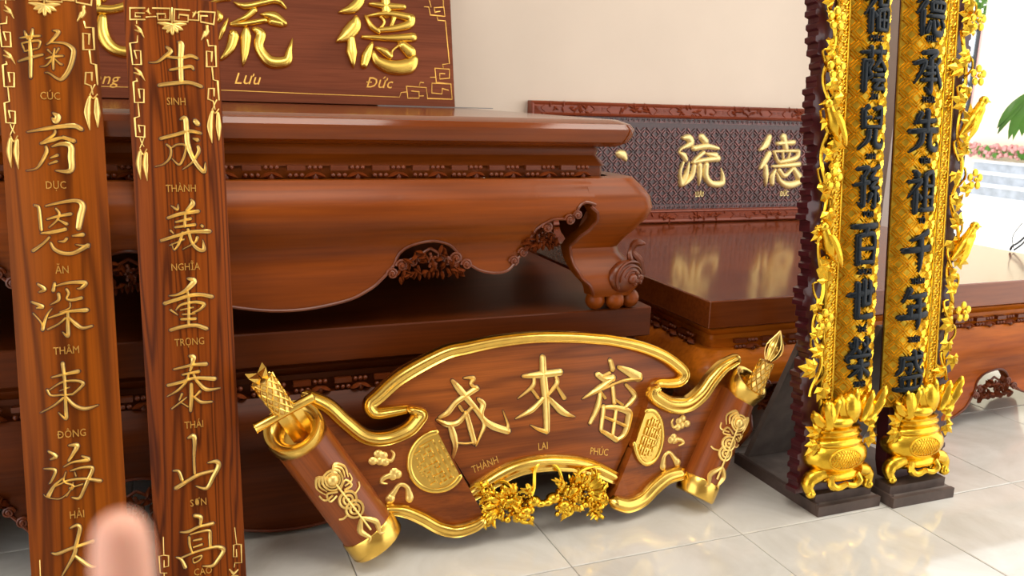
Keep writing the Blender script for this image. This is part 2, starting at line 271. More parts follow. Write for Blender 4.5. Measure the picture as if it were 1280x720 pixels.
def carve(key, name, mat, parent, H, surf=FLAT, prof=RIDGE, curved=True, du=0, dv=0, wk=1.0, label=None, mb=None):
    m = mb or MB()
    for p, w in dec(key, du, dv):
        stroke(m, p, [x * wk for x in w], H, surf, prof, curved=curved)
    if mb is None: return m.build(name, mat, parent, angle=60, label=label)

def lettering(body, name, mat, parent, u, v, height, depth, surf=FLAT, rot=0.0, shear=0.0, squeeze=1.0, label=None):
    """words as relief geometry"""
    barred = body.startswith('Đ'); body = body.replace('Đ', 'D')
    c = bpy.data.curves.new('text', 'FONT'); c.body = body; c.extrude = .02; c.resolution_u = 2
    c.align_x = 'CENTER'; c.shear = shear; c.offset = 0
    o = bpy.data.objects.new('text', c); COL.objects.link(o)
    dg = bpy.context.evaluated_depsgraph_get(); dg.update()
    me = bpy.data.meshes.new_from_object(o.evaluated_get(dg))
    bpy.data.objects.remove(o); bpy.data.curves.remove(c)
    if barred:
        x0 = min(p.co.x for p in me.vertices) + (.1 if shear else 0)
        nv = len(me.vertices); t2 = MB(); t2.v = [tuple(p.co) for p in me.vertices]; t2.f = [tuple(p.vertices) for p in me.polygons]
        t2.box((x0 + .10, .36, 0), (.36, .07, .04)); me = bpy.data.meshes.new(name); me.from_pydata(t2.v, [], t2.f); me.update()
    k = height / .73; ca, sa = math.cos(rot), math.sin(rot)
    for p in me.vertices:
        x, y, z = p.co.x * k * squeeze, (p.co.y - .36) * k, p.co.z
        x, y = x * ca - y * sa + u, x * sa + y * ca + v
        p.co = (x, y, surf(x, y) + (depth if z > 0 else -.002))
    me.materials.clear(); me.materials.append(mat); me.name = name
    return put(name, me, parent, label)

# ------------------------------------------------------------------ materials
def new_mat(name):
    m = bpy.data.materials.new(name); m.use_nodes = True
    return m, m.node_tree.nodes, m.node_tree.links, m.node_tree.nodes['Principled BSDF']

def plain(name, col, rough=.5, metal=0.0, coat=0.0, var=.0, scale=20, bump=0.0):
    m, N, L, b = new_mat(name)
    b.inputs['Roughness'].default_value = rough; b.inputs['Metallic'].default_value = metal
    b.inputs['Coat Weight'].default_value = coat; b.inputs['Coat Roughness'].default_value = .08
    b.inputs['Base Color'].default_value = (*col, 1)
    if var or bump:
        tc = N.new('ShaderNodeTexCoord'); no = N.new('ShaderNodeTexNoise')
        no.inputs['Scale'].default_value = scale; no.inputs['Detail'].default_value = 5
        L.new(tc.outputs['Object'], no.inputs['Vector'])
        if var:
            r = N.new('ShaderNodeValToRGB')
            r.color_ramp.elements[0].position = .3; r.color_ramp.elements[1].position = .7
            r.color_ramp.elements[0].color = tuple(c * (1 - var) for c in col) + (1,)
            r.color_ramp.elements[1].color = tuple(min(1, c * (1 + var * .6)) for c in col) + (1,)
            L.new(no.outputs['Fac'], r.inputs['Fac']); L.new(r.outputs['Color'], b.inputs['Base Color'])
        if bump:
            bp = N.new('ShaderNodeBump'); bp.inputs['Strength'].default_value = bump; bp.inputs['Distance'].default_value = .004
            L.new(no.outputs['Fac'], bp.inputs['Height']); L.new(bp.outputs['Normal'], b.inputs['Normal'])
    return m

def wood(name, dark, mid, light, axis='x', across=7.0, along=.55, rings=46, rough=.28, coat=.45, seed=0.0, line=.55, spec=.5):
    m, N, L, b = new_mat(name)
    tc = N.new('ShaderNodeTexCoord'); mp = N.new('ShaderNodeMapping')
    s = [across] * 3; s['xyz'.index(axis)] = along
    mp.inputs['Scale'].default_value = s; mp.inputs['Location'].default_value = (seed, seed * 1.7, seed * .6)
    L.new(tc.outputs['Object'], mp.inputs['Vector'])
    n1 = N.new('ShaderNodeTexNoise'); n1.inputs['Scale'].default_value = 1.0; n1.inputs['Detail'].default_value = 2.5
    n1.inputs['Roughness'].default_value = .45; n1.inputs['Distortion'].default_value = .4
    L.new(mp.outputs['Vector'], n1.inputs['Vector'])
    mu = N.new('ShaderNodeMath'); mu.operation = 'MULTIPLY'; mu.inputs[1].default_value = rings
    L.new(n1.outputs['Fac'], mu.inputs[0])
    sn = N.new('ShaderNodeMath'); sn.operation = 'SINE'; L.new(mu.outputs[0], sn.inputs[0])
    mr = N.new('ShaderNodeMapRange'); mr.inputs['From Min'].default_value = -1; mr.inputs['From Max'].default_value = 1
    L.new(sn.outputs[0], mr.inputs['Value'])
    pw = N.new('ShaderNodeMath'); pw.operation = 'POWER'; pw.inputs[1].default_value = 2.2
    L.new(mr.outputs[0], pw.inputs[0])
    mp2 = N.new('ShaderNodeMapping'); s2 = [across * 22] * 3; s2['xyz'.index(axis)] = along * 6
    mp2.inputs['Scale'].default_value = s2; L.new(tc.outputs['Object'], mp2.inputs['Vector'])
    n2 = N.new('ShaderNodeTexNoise'); n2.inputs['Scale'].default_value = 1; n2.inputs['Detail'].default_value = 4
    L.new(mp2.outputs['Vector'], n2.inputs['Vector'])
    mp3 = N.new('ShaderNodeMapping'); s3 = [across * .5] * 3; s3['xyz'.index(axis)] = along * 1.2
    mp3.inputs['Scale'].default_value = s3; mp3.inputs['Location'].default_value = (seed * 2, 3, seed)
    L.new(tc.outputs['Object'], mp3.inputs['Vector'])
    n3 = N.new('ShaderNodeTexNoise'); n3.inputs['Scale'].default_value = 1; n3.inputs['Detail'].default_value = 3
    L.new(mp3.outputs['Vector'], n3.inputs['Vector'])
    r = N.new('ShaderNodeValToRGB')
    e = r.color_ramp.elements
    e[0].position = .32; e[0].color = (*mid, 1); e[1].position = .68; e[1].color = (*light, 1)
    L.new(n3.outputs['Fac'], r.inputs['Fac'])
    mx = N.new('ShaderNodeMix'); mx.data_type = 'RGBA'
    ml = N.new('ShaderNodeMath'); ml.operation = 'MULTIPLY'; ml.inputs[1].default_value = line
    L.new(pw.outputs[0], ml.inputs[0]); L.new(ml.outputs[0], mx.inputs['Factor'])
    L.new(r.outputs['Color'], mx.inputs['A']); mx.inputs['B'].default_value = (*dark, 1)
    mx2 = N.new('ShaderNodeMix'); mx2.data_type = 'RGBA'; mx2.blend_type = 'MULTIPLY'
    r2 = N.new('ShaderNodeValToRGB'); r2.color_ramp.elements[0].position = .3; r2.color_ramp.elements[1].position = .62
    r2.color_ramp.elements[0].color = (.62, .58, .55, 1); r2.color_ramp.elements[1].color = (1, 1, 1, 1)
    L.new(n2.outputs['Fac'], r2.inputs['Fac'])
    mx2.inputs['Factor'].default_value = .7
    L.new(mx.outputs['Result'], mx2.inputs['A']); L.new(r2.outputs['Color'], mx2.inputs['B'])
    L.new(mx2.outputs['Result'], b.inputs['Base Color'])
    b.inputs['Roughness'].default_value = rough; b.inputs['Coat Weight'].default_value = coat
    b.inputs['Coat Roughness'].default_value = .1; b.inputs['Specular IOR Level'].default_value = spec
    return m

M_BOARD = wood('honey_board_wood', (.035, .005, .0006), (.21, .042, .0015), (.36, .088, .003), 'y', across=8, along=.5, rings=48, rough=.42, coat=.0, line=.62, spec=.12)
M_BOARD2 = wood('red_board_wood', (.045, .007, .001), (.19, .036, .002), (.29, .062, .004), 'y', across=11, along=.7, rings=85, rough=.42, coat=.0, seed=4.2, line=.75, spec=.12)
M_ROSE = wood('rosewood', (.065, .011, .001), (.17, .030, .0015), (.33, .072, .003), 'x', across=3.2, along=.5, rings=16, rough=.36, coat=.0, seed=2.0, line=.3, spec=.24)
M_ROSE_D = wood('dark_rosewood', (.032, .006, .0008), (.090, .017, .0015), (.13, .026, .003), 'x', across=4, along=.5, rings=18, rough=.40, coat=.0, seed=7.0, line=.3, spec=.16)
M_ROSE_R = wood('red_rosewood', (.12, .018, .002), (.44, .085, .005), (.68, .19, .012), 'x', across=2.6, along=1.0, rings=18, rough=.26, coat=.0, seed=9.0, line=.5, spec=.14)
M_ROSE_T = wood('polished_rosewood_top', (.09, .018, .004), (.21, .046, .007), (.29, .068, .011), 'x', across=3, along=.6, rings=14, rough=.17, coat=.5, seed=11.0, line=.3, spec=.45)
M_ROSE_U = wood('polished_rosewood', (.065, .011, .001), (.175, .031, .0015), (.27, .056, .003), 'x', across=3.2, along=.5, rings=16, rough=.13, coat=.12, seed=2.5, line=.3, spec=.35)
M_CARVE = plain('carved_rosewood', (.15, .028, .004), .36, 0, .0, .25, 30)
M_GROOVE_SHADE = plain('groove_shade', (.040, .008, .002), .5)  # dark colour stands in for the shade of grooves that are not cut
M_SIGN = wood('mahogany_sign_wood', (.10, .024, .010), (.235, .058, .022), (.28, .074, .030), 'x', across=6, along=.6, rings=20, rough=.5, coat=.0, seed=3.0, line=.3, spec=.15)
M_FRAME = wood('plaque_frame_wood', (.09, .016, .006), (.24, .045, .015), (.31, .062, .02), 'x', across=8, along=1, rings=20, rough=.32, coat=.15, seed=1.0, line=.3, spec=.3)
M_FIELD = plain('plaque_field_wood', (.055, .014, .013), .3, 0, .3, .3, 60)
M_FRET = plain('plaque_fret_wood', (.22, .075, .068), .28, 0, .25, .7, 28)
M_SCROLL = wood('scroll_wood', (.065, .012, .002), (.24, .055, .006), (.36, .092, .011), 'x', across=9, along=.9, rings=30, rough=.35, coat=.1, seed=5.0, line=.5, spec=.3)
M_ROLL = wood('scroll_roll_wood', (.07, .013, .003), (.25, .055, .008), (.33, .08, .012), 'z', across=9, along=.9, rings=24, rough=.3, coat=.15, seed=6.0, line=.45, spec=.3)
M_GOLD = plain('gold_paint', (.86, .56, .12), .24, 1.0, 0, .10, 30)
M_GOLD_C = plain('character_gold', (.95, .66, .20), .34, .72, 0, .10, 60)
M_GOLD_S = plain('sign_gold', (.92, .62, .13), .27, 1.0, 0, .06, 12)
M_GOLD_P = plain('pale_gold', (1.0, .78, .34), .4, .5, 0, .08, 30)
M_LINE = plain('gold_line_paint', (.80, .45, .10), .38, .8, 0, .1, 60)
M_GILT = plain('gilt_leaf', (.88, .55, .045), .27, 1.0, 0, .16, 40, .25)
M_GILT_D = plain('crevice_shade_gilt', (.58, .36, .03), .36, .9, 0, .3, 60)  # darkened gilt, paints in the shade of crevices between the relief
M_GILT_F = plain('gilt_ground', (.82, .50, .04), .33, 1.0, 0, .22, 60, .3)
M_RED = plain('oxblood_lacquer', (.055, .006, .010), .4, 0, .25, .25, 30)
M_INK = plain('blue_black_lacquer', (.005, .009, .014), .34, 0, .0)
M_INK.node_tree.nodes['Principled BSDF'].inputs['Specular IOR Level'].default_value = .22
M_STAND = plain('dusty_stand_wood', (.085, .055, .045), .55, 0, .1, .3, 18, .2)
M_STANDTOP = plain('dusty_grey_board', (.16, .13, .115), .75, 0, 0, .3, 14, .25)
M_WALL = plain('cream_wall_paint', (.80, .685, .57), .75, 0, 0, .03, 2.5)
M_PILLAR = plain('shaded_pillar_paint', (.36, .295, .265), .7, 0, 0, .03, 3)  # shade of the pillar's left face is put into this colour
M_CEIL = plain('white_ceiling_paint', (.60, .56, .52), .8)
M_SKIN = None

def tile_mat():
    m, N, L, b = new_mat('polished_floor_tile')
    tc = N.new('ShaderNodeTexCoord'); oi = N.new('ShaderNodeObjectInfo'); ad = N.new('ShaderNodeVectorMath'); ad.operation = 'ADD'
    L.new(tc.outputs['Object'], ad.inputs[0])
    mu = N.new('ShaderNodeVectorMath'); mu.operation = 'SCALE'; mu.inputs['Scale'].default_value = 3.7
    L.new(oi.outputs['Location'], mu.inputs[0]); L.new(mu.outputs['Vector'], ad.inputs[1])
    no = N.new('ShaderNodeTexNoise'); no.inputs['Scale'].default_value = 2.6; no.inputs['Detail'].default_value = 7
    no.inputs['Roughness'].default_value = .62; no.inputs['Distortion'].default_value = 1.3
    L.new(ad.outputs['Vector'], no.inputs['Vector'])
    r = N.new('ShaderNodeValToRGB'); e = r.color_ramp.elements
    e[0].position = .3; e[0].color = (.56, .54, .49, 1); e[1].position = .62; e[1].color = (.70, .69, .65, 1)
    L.new(no.outputs['Fac'], r.inputs['Fac']); L.new(r.outputs['Color'], b.inputs['Base Color'])
    b.inputs['Roughness'].default_value = .07; b.inputs['Specular IOR Level'].default_value = .6
    return m
M_TILE = tile_mat()
M_GROUT = plain('tile_joint', (.30, .28, .25), .8)

# ------------------------------------------------------------------ the room
def structure(name, mb, mat, parent=None):
    return mb.build(name, mat, parent, smooth=False, kind='structure')

floor = structure('floor', MB().box((1.9, 1.0, -.06), (9.0, 8.4, .1)), M_GROUT)
TP = .605
tile_me = None
def tile_mesh():
    a, c = TP / 2 - .0012, .0035
    mb = MB()
    mb.loft([[(-a, -a, -.012), (a, -a, -.012), (a, a, -.012), (-a, a, -.012)],
             [(-a, -a, -.0015), (a, -a, -.0015), (a, a, -.0015), (-a, a, -.0015)],
             [(-a + c, -a + c, 0), (a - c, -a + c, 0), (a - c, a - c, 0), (-a + c, a - c, 0)]])
    return mb.mesh('tile', M_TILE, False)
tile_me = tile_mesh()
for i in range(-6, 10):
    for j in range(-7, 4):
        x = .447 + TP * (i + .5); y = 2.04 + TP * (j + .5)
        if -2.6 < x < 6.3 and y < 4.5 and y > -2.6:
            put('tile', tile_me, floor, loc=(x, y, 0))

structure('wall_back', MB().box((.1, 4.45, 1.75), (8.6, .14, 3.6)), M_WALL)
structure('wall_left', MB().box((-2.65, 3.1, 1.75), (.14, 2.8, 3.6)), M_WALL)  # unseen wall, added and cut short to let light in from the left
M_FRONT = plain('blocker_wall_paint', (.34, .28, .23), .8)
structure('wall_front_blocker', MB().box((.4, -2.55, 1.75), (6.2, .14, 3.6)), M_FRONT)  # unseen wall added behind the camera to keep bright sky out of reflections
structure('ceiling', MB().box((.95, 1.0, 3.6), (7.3, 7.0, .14)), M_CEIL)  # unseen, added so daylight enters only through the openings
structure('trim_1', MB().box((4.26, 4.215, 1.75), (.30, .33, 3.6)), M_PILLAR)

# ------------------------------------------------------------------ rosewood altar platforms
HALF = [(0, .066), (.06, .069), (.12, .078), (.176, .091), (.221, .111), (.251, .128), (.29, .162), (.312, .185), (.328, .217),
        (.366, .242), (.428, .254), (.485, .238), (.512, .212), (.526, .186), (.551, .174), (.584, .155), (.634, .145),
        (.678, .151), (.709, .178), (.736, .205), (.751, .241), (.766, .285), (.809, .316), (.861, .318), (.887, .33),
        (.897, .354), (.921, .37), (.957, .362), (.975, .345)]
HALF_D = None
def bottom(x, drop):
    global HALF_D
    if HALF_D is None:
        HALF_D = [(-.06, .069)] + HALF + [(1.0, .32)]
        HALF_D = sorted(crom(HALF_D, 240))
    x = abs(x); T = HALF_D; z = T[-1][1]
    for (a, p), (b, q) in zip(T, T[1:]):
        if a <= x <= b:
            z = p + (q - p) * (x - a) / max(1e-9, b - a); break
    return z - drop * max(0, 1 - (z - .066) / .3)

OFF = [(0, .03), (.03, .028), (.06, .034), (.10, .036), (.15, .022), (.20, .004), (.235, .006), (.28, .032), (.32, .058), (.35, .065), (.385, .058), (.42, .034), (.445, .012), (.47, -.006)]
LEGO = [(.05, .030), (.08, .042), (.10, .047), (.13, .036), (.16, .012), (.19, -.010), (.215, -.016), (.24, .003), (.28, .032), (.32, .058), (.35, .065), (.385, .058), (.42, .034), (.445, .012), (.47, -.006)]
LEGD = [(.05, .15), (.07, .158), (.09, .170), (.126, .206), (.168, .222), (.219, .225), (.251, .204), (.284, .176), (.315, .164), (.34, .17), (.36, .195), (.465, .195)]
def interp(T, x):
    if x <= T[0][0]: return T[0][1]
    for (a, p), (b, q) in zip(T, T[1:]):
        if x <= b:
            t = (x - a) / (b - a); t = t * t * (3 - 2 * t) * .5 + t * .5
            return p + (q - p) * t
    return T[-1][1]

def spiral(mb, x, z, y, r, turns, d=1, tube=.0045, n=16):
    P = []
    for i in range(n):
        a = i / (n - 1); t = a * turns * 2 * PI; q = r * (1 - .8 * a)
        P.append((x + d * q * math.cos(t), y - .004 * a, z + q * math.sin(t)))
    mb.tube(P, [tube * (1 - .2 * i / n) for i in range(n)], 6)
    mb.ball((x, y - .004, z), tube * 1.5, 6, 4)

def leafy(mb, x, z, y, ang, l, w):
    """a small carved leaf with a raised spine, in the xz plane facing -y"""
    dx, dz = math.cos(ang), math.sin(ang); nx, nz = -dz, dx
    pr = [(0, .25, 0), (.25, .9, .3), (.5, 1, .5), (.75, .7, .3), (1, .04, -.2)]
    vs = []; fs = []
    for t, k, h in pr:
        cx, cz = x + dx * l * t, z + dz * l * t
        for s, e in ((-1, 0), (-.45, .008), (0, .012), (.45, .008), (1, 0)):
            vs.append((cx + nx * s * w * k / 2, y - e * (1 + h) - .008 * h, cz + nz * s * w * k / 2))
    for i in range(4):
        for j in range(4):
            a = i * 5 + j; fs.append((a, a + 5, a + 6, a + 1))
    mb.add(vs, fs)

def fretwork(mb, cx, cz, w, h, y, seed):
    """openwork of leaves, tendrils and grapes filling a low arch"""
    r = random.Random(seed)
    for i in range(46):
        t = -1 + 2 * (i + .5) / 46
        x = cx + t * w * .46; top = cz + h * (1 - abs(t) ** 2.2) * .92
        z = cz + (top - cz) * r.uniform(.15, .85)
        leafy(mb, x, z, y - r.uniform(0, .012), r.uniform(0, 2 * PI), r.uniform(.022, .036), r.uniform(.009, .015))
    for i in range(14):
        t = -1 + 2 * (i + .5) / 14
        leafy(mb, cx + t * w * .48, cz + .012 + .01 * r.random(), y - .006, -PI / 2 + t * .9 + r.uniform(-.5, .5), .028, .013)
    for i in range(16):
        a = r.uniform(0, 2 * PI); q = .016 * math.sqrt(r.random())
        mb.ball((cx + q * math.cos(a), y - .012 - .004 * r.random(), cz + h * .42 + 1.7 * q * math.sin(a)), .0058, 6, 4)
    for d in (-1, 1):
        for k in range(3):
            spiral(mb, cx + d * w * (.16 + .1 * k), cz + h * (.55 - .14 * k), y - .004, .016, 1.3, d, .0042, 12)
        mb.tube(crom([(cx + d * w * .48, y, cz + .01), (cx + d * w * .3, y - .008, cz + h * .45), (cx, y, cz + h * .85)], 10), .005, 6)

def frieze_motif():
    mb = MB()
    mb.box((-.030, 0, .012), (.052, .018, .015))
    for k in range(3):
        mb.ball((.008 + k * .0155, -.004, .013), .0078, 8, 5)
        mb.ball((-.048 + k * .0170, -.004, -.010), .0080, 8, 5)
    mb.ball((.024, -.003, -.011), (.026, .012, .011), 8, 5)
    mb.ball((.024, -.008, -.015), (.010, .010, .014), 8, 5)
    leafy(mb, .024, -.004, -.004, PI + .35, .034, .014); leafy(mb, .024, -.004, -.004, -.35, .034, .014)
    return mb.mesh('carved_motif', M_CARVE)
MOTIF = frieze_motif()

def corner_loft(hw, D, prof, r, mb):
    """a moulding around the rectangle |x|<hw, 0<y<D: rings from (offset, z) pairs"""
    rings = []
    for o, z in prof:
        ring = []
        for sx, sy, a0 in ((1, 1, 0), (-1, 1, PI / 2), (-1, -1, PI), (1, -1, 1.5 * PI)):
            cx = sx * (hw + o - r); cy = D / 2 + sy * (D / 2 + o - r)
            for k in range(9):
                a = a0 + k * PI / 16
                ring.append((cx + r * math.cos(a), cy + r * math.sin(a), z))
        rings.append(ring)
    mb.loft(rings)

def apron(length_half, cut_half, drop, zt, mat, name, parent, M, rim=True, carve_parts=True, seed=0, kx=1.0, inset=.0):
    """a bulging skirt board with the scalloped lower edge; local x along it, outward = -y"""
    xs = sorted(set([round(-cut_half + i * cut_half / 75, 4) for i in range(151)] + [s * round(a * kx, 4) for a, _ in HALF for s in (-1, 1) if a * kx < cut_half]))
    NZ = 16; mb = MB(); vs = []; fs = []
    t = .035
    for x in xs:
        zb = bottom(x / kx, drop)
        for i in range(NZ + 1):
            z = zb + (zt - zb) * i / NZ
            zz = z + drop * max(0, 1 - (z - .066) / .3) * .6
            vs.append((x, -interp(OFF, zz), z))
        for i in range(NZ + 1):
            z = zb + (zt - zb) * i / NZ
            vs.append((x, -interp(OFF, z) * .6 + t, z))
    K = 2 * (NZ + 1)
    for i in range(len(xs) - 1):
        a = i * K; b = a + K
        for j in range(NZ):
            fs.append((a + j, b + j, b + j + 1, a + j + 1))
            c = NZ + 1
            fs.append((a + c + j + 1, b + c + j + 1, b + c + j, a + c + j))
        fs.append((a + NZ + 1, b + NZ + 1, b, a)); fs.append((a + NZ, b + NZ, b + K - 1, a + K - 1))
    e = (len(xs) - 1) * K
    for q, flip in ((0, False), (e, True)):
        for j in range(NZ):
            f = (q + j, q + j + 1, q + NZ + 2 + j, q + NZ + 1 + j)
            fs.append(f if flip is False else f[::-1])
    mb.add(vs, fs, M)
    ob = mb.build(name, mat, parent)
    def P(x, z, lift=.002):
        return (x, -interp(OFF, z + drop * max(0, 1 - (z - .066) / .3) * .6) - lift, z)
    if rim:
        rb = MB()
        rb.tube([tuple(M @ Vector(P(x, bottom(x / kx, drop) + .004))) for x in xs], .0048, 6)
        ro = rb.build('carved_rim', M_CARVE, parent)
        for d in (-1, 1):
            for x, z, r_ in ((.335, .190, .019), (.302, .168, .017), (.508, .205, .019), (.541, .185, .017), (.702, .188, .017), (.733, .215, .016), (.797, .300, .018), (.868, .325, .018), (.893, .340, .014)):
                if x * kx < cut_half - .02:
                    z2 = z - drop * max(0, 1 - (z - .066) / .3)
                    tmp = MB(); spiral(tmp, d * x * kx, z2 - .006, P(x, z2)[1] - .004, r_, 1.7, -d, .0048, 20)
                    cb = MB(); cb.add(tmp.v, tmp.f, M); cb.build('scroll_curl', M_CARVE, parent)
        if carve_parts:
            for d in (-1, 1):
                for (cx, cz, w, h, sd) in ((.425, .150, .215, .098, 1), (.795, .225, .10, .085, 2)):
                    if cx * kx < cut_half - .05:
                        f = MB(); z2 = cz - drop * max(0, 1 - (cz - .066) / .3)
                        fretwork(f, d * cx * kx, z2, w * kx, h, -.005, sd + seed)
                        g = MB(); g.add(f.v, f.f, M); g.build('carved_fretwork', M_CARVE, parent)
    return ob

def leg_mesh(drop_foot=True):
    """cabriole corner leg; corner at the origin, front towards -y, side towards +x, spreading to -x and +y"""
    rings = []
    zs = [.05, .06, .075, .09, .11, .13, .15, .17, .19, .21, .23, .25, .27, .29, .31, .33, .35, .37, .385, .40, .42, .435, .445]
    for z in zs:
        o = interp(LEGO, z); d = interp(LEGD, z); r = .075; t = .07
        ring = [(-d, -o, z)]
        cx, cy = o - r, -o + r
        for k in range(9):
            a = -PI / 2 + k * PI / 16
            ring.append((cx + r * math.cos(a), cy + r * math.sin(a), z))
        ring.append((o, d, z))
        ring.append((o - t, d, z)); ring.append((o - t, -o + t + .03, z)); ring.append((o - t - .03, -o + t, z)); ring.append((-d, -o + t, z))
        rings.append(ring)
    return MB().loft(rings)

def platform(name, label, loc, half, D, H, style, mats, drop=0.0, cat='altar platform', side_left=True, group=None):
    root = thing(name, label, cat, loc, group=group)
    m_top, m_apron, m_leg = mats[:3]; m_slab = mats[3] if len(mats) > 3 else m_top
    base = half - .0 if style == 'moulded' else half - .025     # half length of the apron line
    if style == 'moulded':
        prof = [(-.06, .540), (-.041, .544), (-.014, .560), (-.004, .585), (-.002, .602), (-.012, .618), (-.045, .631), (-.06, .632)]
        mb = MB(); corner_loft(half, D, [(-.2, .540)] + prof[1:] + [(-.068, .632), (-.3, .632)], .05, mb)
        mb.build('top_slab', m_slab, root, angle=30)
        mb = MB(); corner_loft(half, D, [(-.12, .478), (-.075, .479), (-.083, .492), (-.098, .512), (-.094, .530), (-.098, .5405)], .03, mb)
        mb.build('cornice_moulding', m_top, root)
        yb, hb = .070, half - .070
        zs = .466
    else:
        mb = MB(); corner_loft(half, D, [(-.2, H - .105), (-.004, H - .105), (0, H - .101), (0, H - .004), (-.004, H)], .004, mb)
        mb.build('top_slab', m_slab, root, angle=30)
        mb = MB(); corner_loft(half, D, [(-.1, .478), (-.052, .479), (-.055, .495), (-.035, .512), (-.030, .525), (-.045, H - .1045)], .02, mb)
        mb.build('cornice_moulding', m_top, root)
        yb, hb = .045, half - .045
        zs = .466
    mb = MB(); corner_loft(half, D, [(-.1, .44), (-yb + half - half - .012, .442), (-yb - .012, .479)], .03, mb)
    mb.build('bead_rail', m_leg, root)
    n = int((2 * hb - .06) / .124)
    for i in range(n):
        put('carved_motif', MOTIF, root, loc=(-(n - 1) * .062 + i * .124, yb - .020, zs - .002))
    ns = int((D - .2) / .124)
    for i in range(ns):
        o = put('carved_motif', MOTIF, root, loc=(-(hb + .018), D / 2 - (ns - 1) * .062 + i * .124, zs)); o.rotation_euler = (0, 0, -PI / 2)
    # skirts
    by = .012 if style == 'moulded' else .03          # y of the apron base line
    cut = base - .178
    apron(base, min(cut, .975) if style == 'moulded' else cut, drop, .444, m_apron, 'front_apron', root, Matrix.Translation((0, by, 0)), True, True, 0, 1.0 if style == 'moulded' else max(1.0, cut / .975))
    ch = D / 2 - .19
    for s in (-1, 1):
        Mx = Matrix.Translation((s * (base + (.0 if style == 'moulded' else -.005)), D / 2, 0)) @ Matrix.Rotation(s * PI / 2, 4, 'Z')
        apron(D / 2, ch, drop, .444, m_apron, 'side_apron', root, Mx, s == -1, s == -1, 5, ch / .975)
    back = MB().box((0, D - .05, .25), (2 * base - .30, .03, .41)); back.build('back_apron', m_leg, root)  # unseen back board, extended downwards to keep the space underneath dark
    # legs
    lm = leg_mesh()
    me = None
    for sx in (1, -1):
        for sy in (0, 1):
            M = Matrix.Translation((sx * base, by if sy == 0 else D - by, 0)) @ Matrix.Diagonal((sx, 1 if sy == 0 else -1, 1, 1))
            lb = MB(); lb.add(lm.v, lm.f if sx * (1 if sy == 0 else -1) > 0 else [f[::-1] for f in lm.f], M)
            leg = lb.build('leg', m_leg, root)
            if sy == 1: 
                bb = MB()
                for q in ((-.10, -.01), (-.02, -.005), (.005, .09)):
                    bb.ball(tuple(M @ Vector((q[0], q[1], .034)))[:3], .034, 12, 8)
                bb.build('ball_foot', m_leg, leg)
                continue
            for q in ((-.128, .0), (-.062, -.014), (.004, .002), (.016, .072), (.012, .136)):
                MB().ball(tuple(M @ Vector((q[0], q[1], .0345))), .034, 14, 9).build('ball_foot', m_leg, leg)
            # scrolled boss with grapes over the foot
            cb = MB(); tmp = MB()
            Q = Matrix.Translation((-.028, -.018, .115)) @ Matrix.Rotation(math.radians(22), 4, 'Z')
            tmp.ball((0, 0, 0), (.082, .034, .058), 18, 10, Q)
            for k, (rr, zz) in enumerate(((.070, 0), (.055, -.004), (.04, -.006))):
                s2 = MB(); P = []
                for i in range(22):
                    a = -.6 + i / 21 * (4.4 - .5 * k)
                    P.append((rr * math.cos(a), -.031 * math.sqrt(max(.05, 1 - (rr / .082) ** 2)) - .004, .75 * rr * math.sin(a) + zz))
                s2.tube(P, .0055 - .001 * k, 6); tmp.add(s2.v, s2.f, Q)
            for i in range(14):
                a = rnd.uniform(0, 2 * PI); q = .024 * math.sqrt(rnd.random())
                tmp.ball((.030 + q * math.cos(a), -.032, -.008 + q * math.sin(a)), .0085, 7, 5, Q)
            tmp.ball((-.004, -.033, -.004), .019, 10, 6, Q)
            # leaf curling up behind the scroll
            tmp.tube(crom([(.045, .0, .115), (.028, -.012, .165), (.004, .0, .195), (.012, -.004, .225), (.046, -.012, .222)], 16), [.016, .015, .013, .013, .014, .013, .012, .011, .011, .012, .013, .014, .014, .012, .008, .003], 8)
            tmp.tube(crom([(-.01, -.02, .165), (-.016, -.016, .19), (-.002, .0, .215)], 8), [.006, .009, .01, .009, .008, .006, .004, .003], 6)
            cb.add(tmp.v, tmp.f if sx > 0 else [f[::-1] for f in tmp.f], M)
            cb.build('carved_scroll', M_CARVE, leg)
            rb = MB()
            rb.tube([tuple(M @ Vector((-interp(LEGD, z), -interp(LEGO, z) - .001, z))) for z in [.06 + .01 * i for i in range(31)]], .006, 6)
            rb.build('carved_rim', M_CARVE, leg)
    return root

platform('altar_platform', 'carved rosewood altar platform with bracket feet stacked on top of another platform', (.32, 2.497, .648), 1.136, 1.78, .632, 'moulded', (M_ROSE, M_ROSE, M_ROSE, M_ROSE_U))
platform('altar_platform', 'dark lower rosewood platform behind the fan scroll, carrying the stacked one', (.32, 2.5, 0), 1.226, 1.8, .648, 'plank', (M_ROSE_D, M_ROSE_D, M_ROSE_D), drop=.055)
platform('altar_platform', 'glossy reddish platform behind the gilded couplet boards, with the framed plaque on it', (2.935, 2.53, 0), 1.125, 1.82, .642, 'plank', (M_ROSE_R, M_ROSE_R, M_ROSE_R, M_ROSE_T), drop=.045)

# ------------------------------------------------------------------ tall wooden couplet boards
KB = .172
def lean(k): return (math.atan2(1, k), 0, 0)
def bow(w, s=.022): return lambda u, v: s * max(0.0, 1 - (2 * u / w) ** 2)

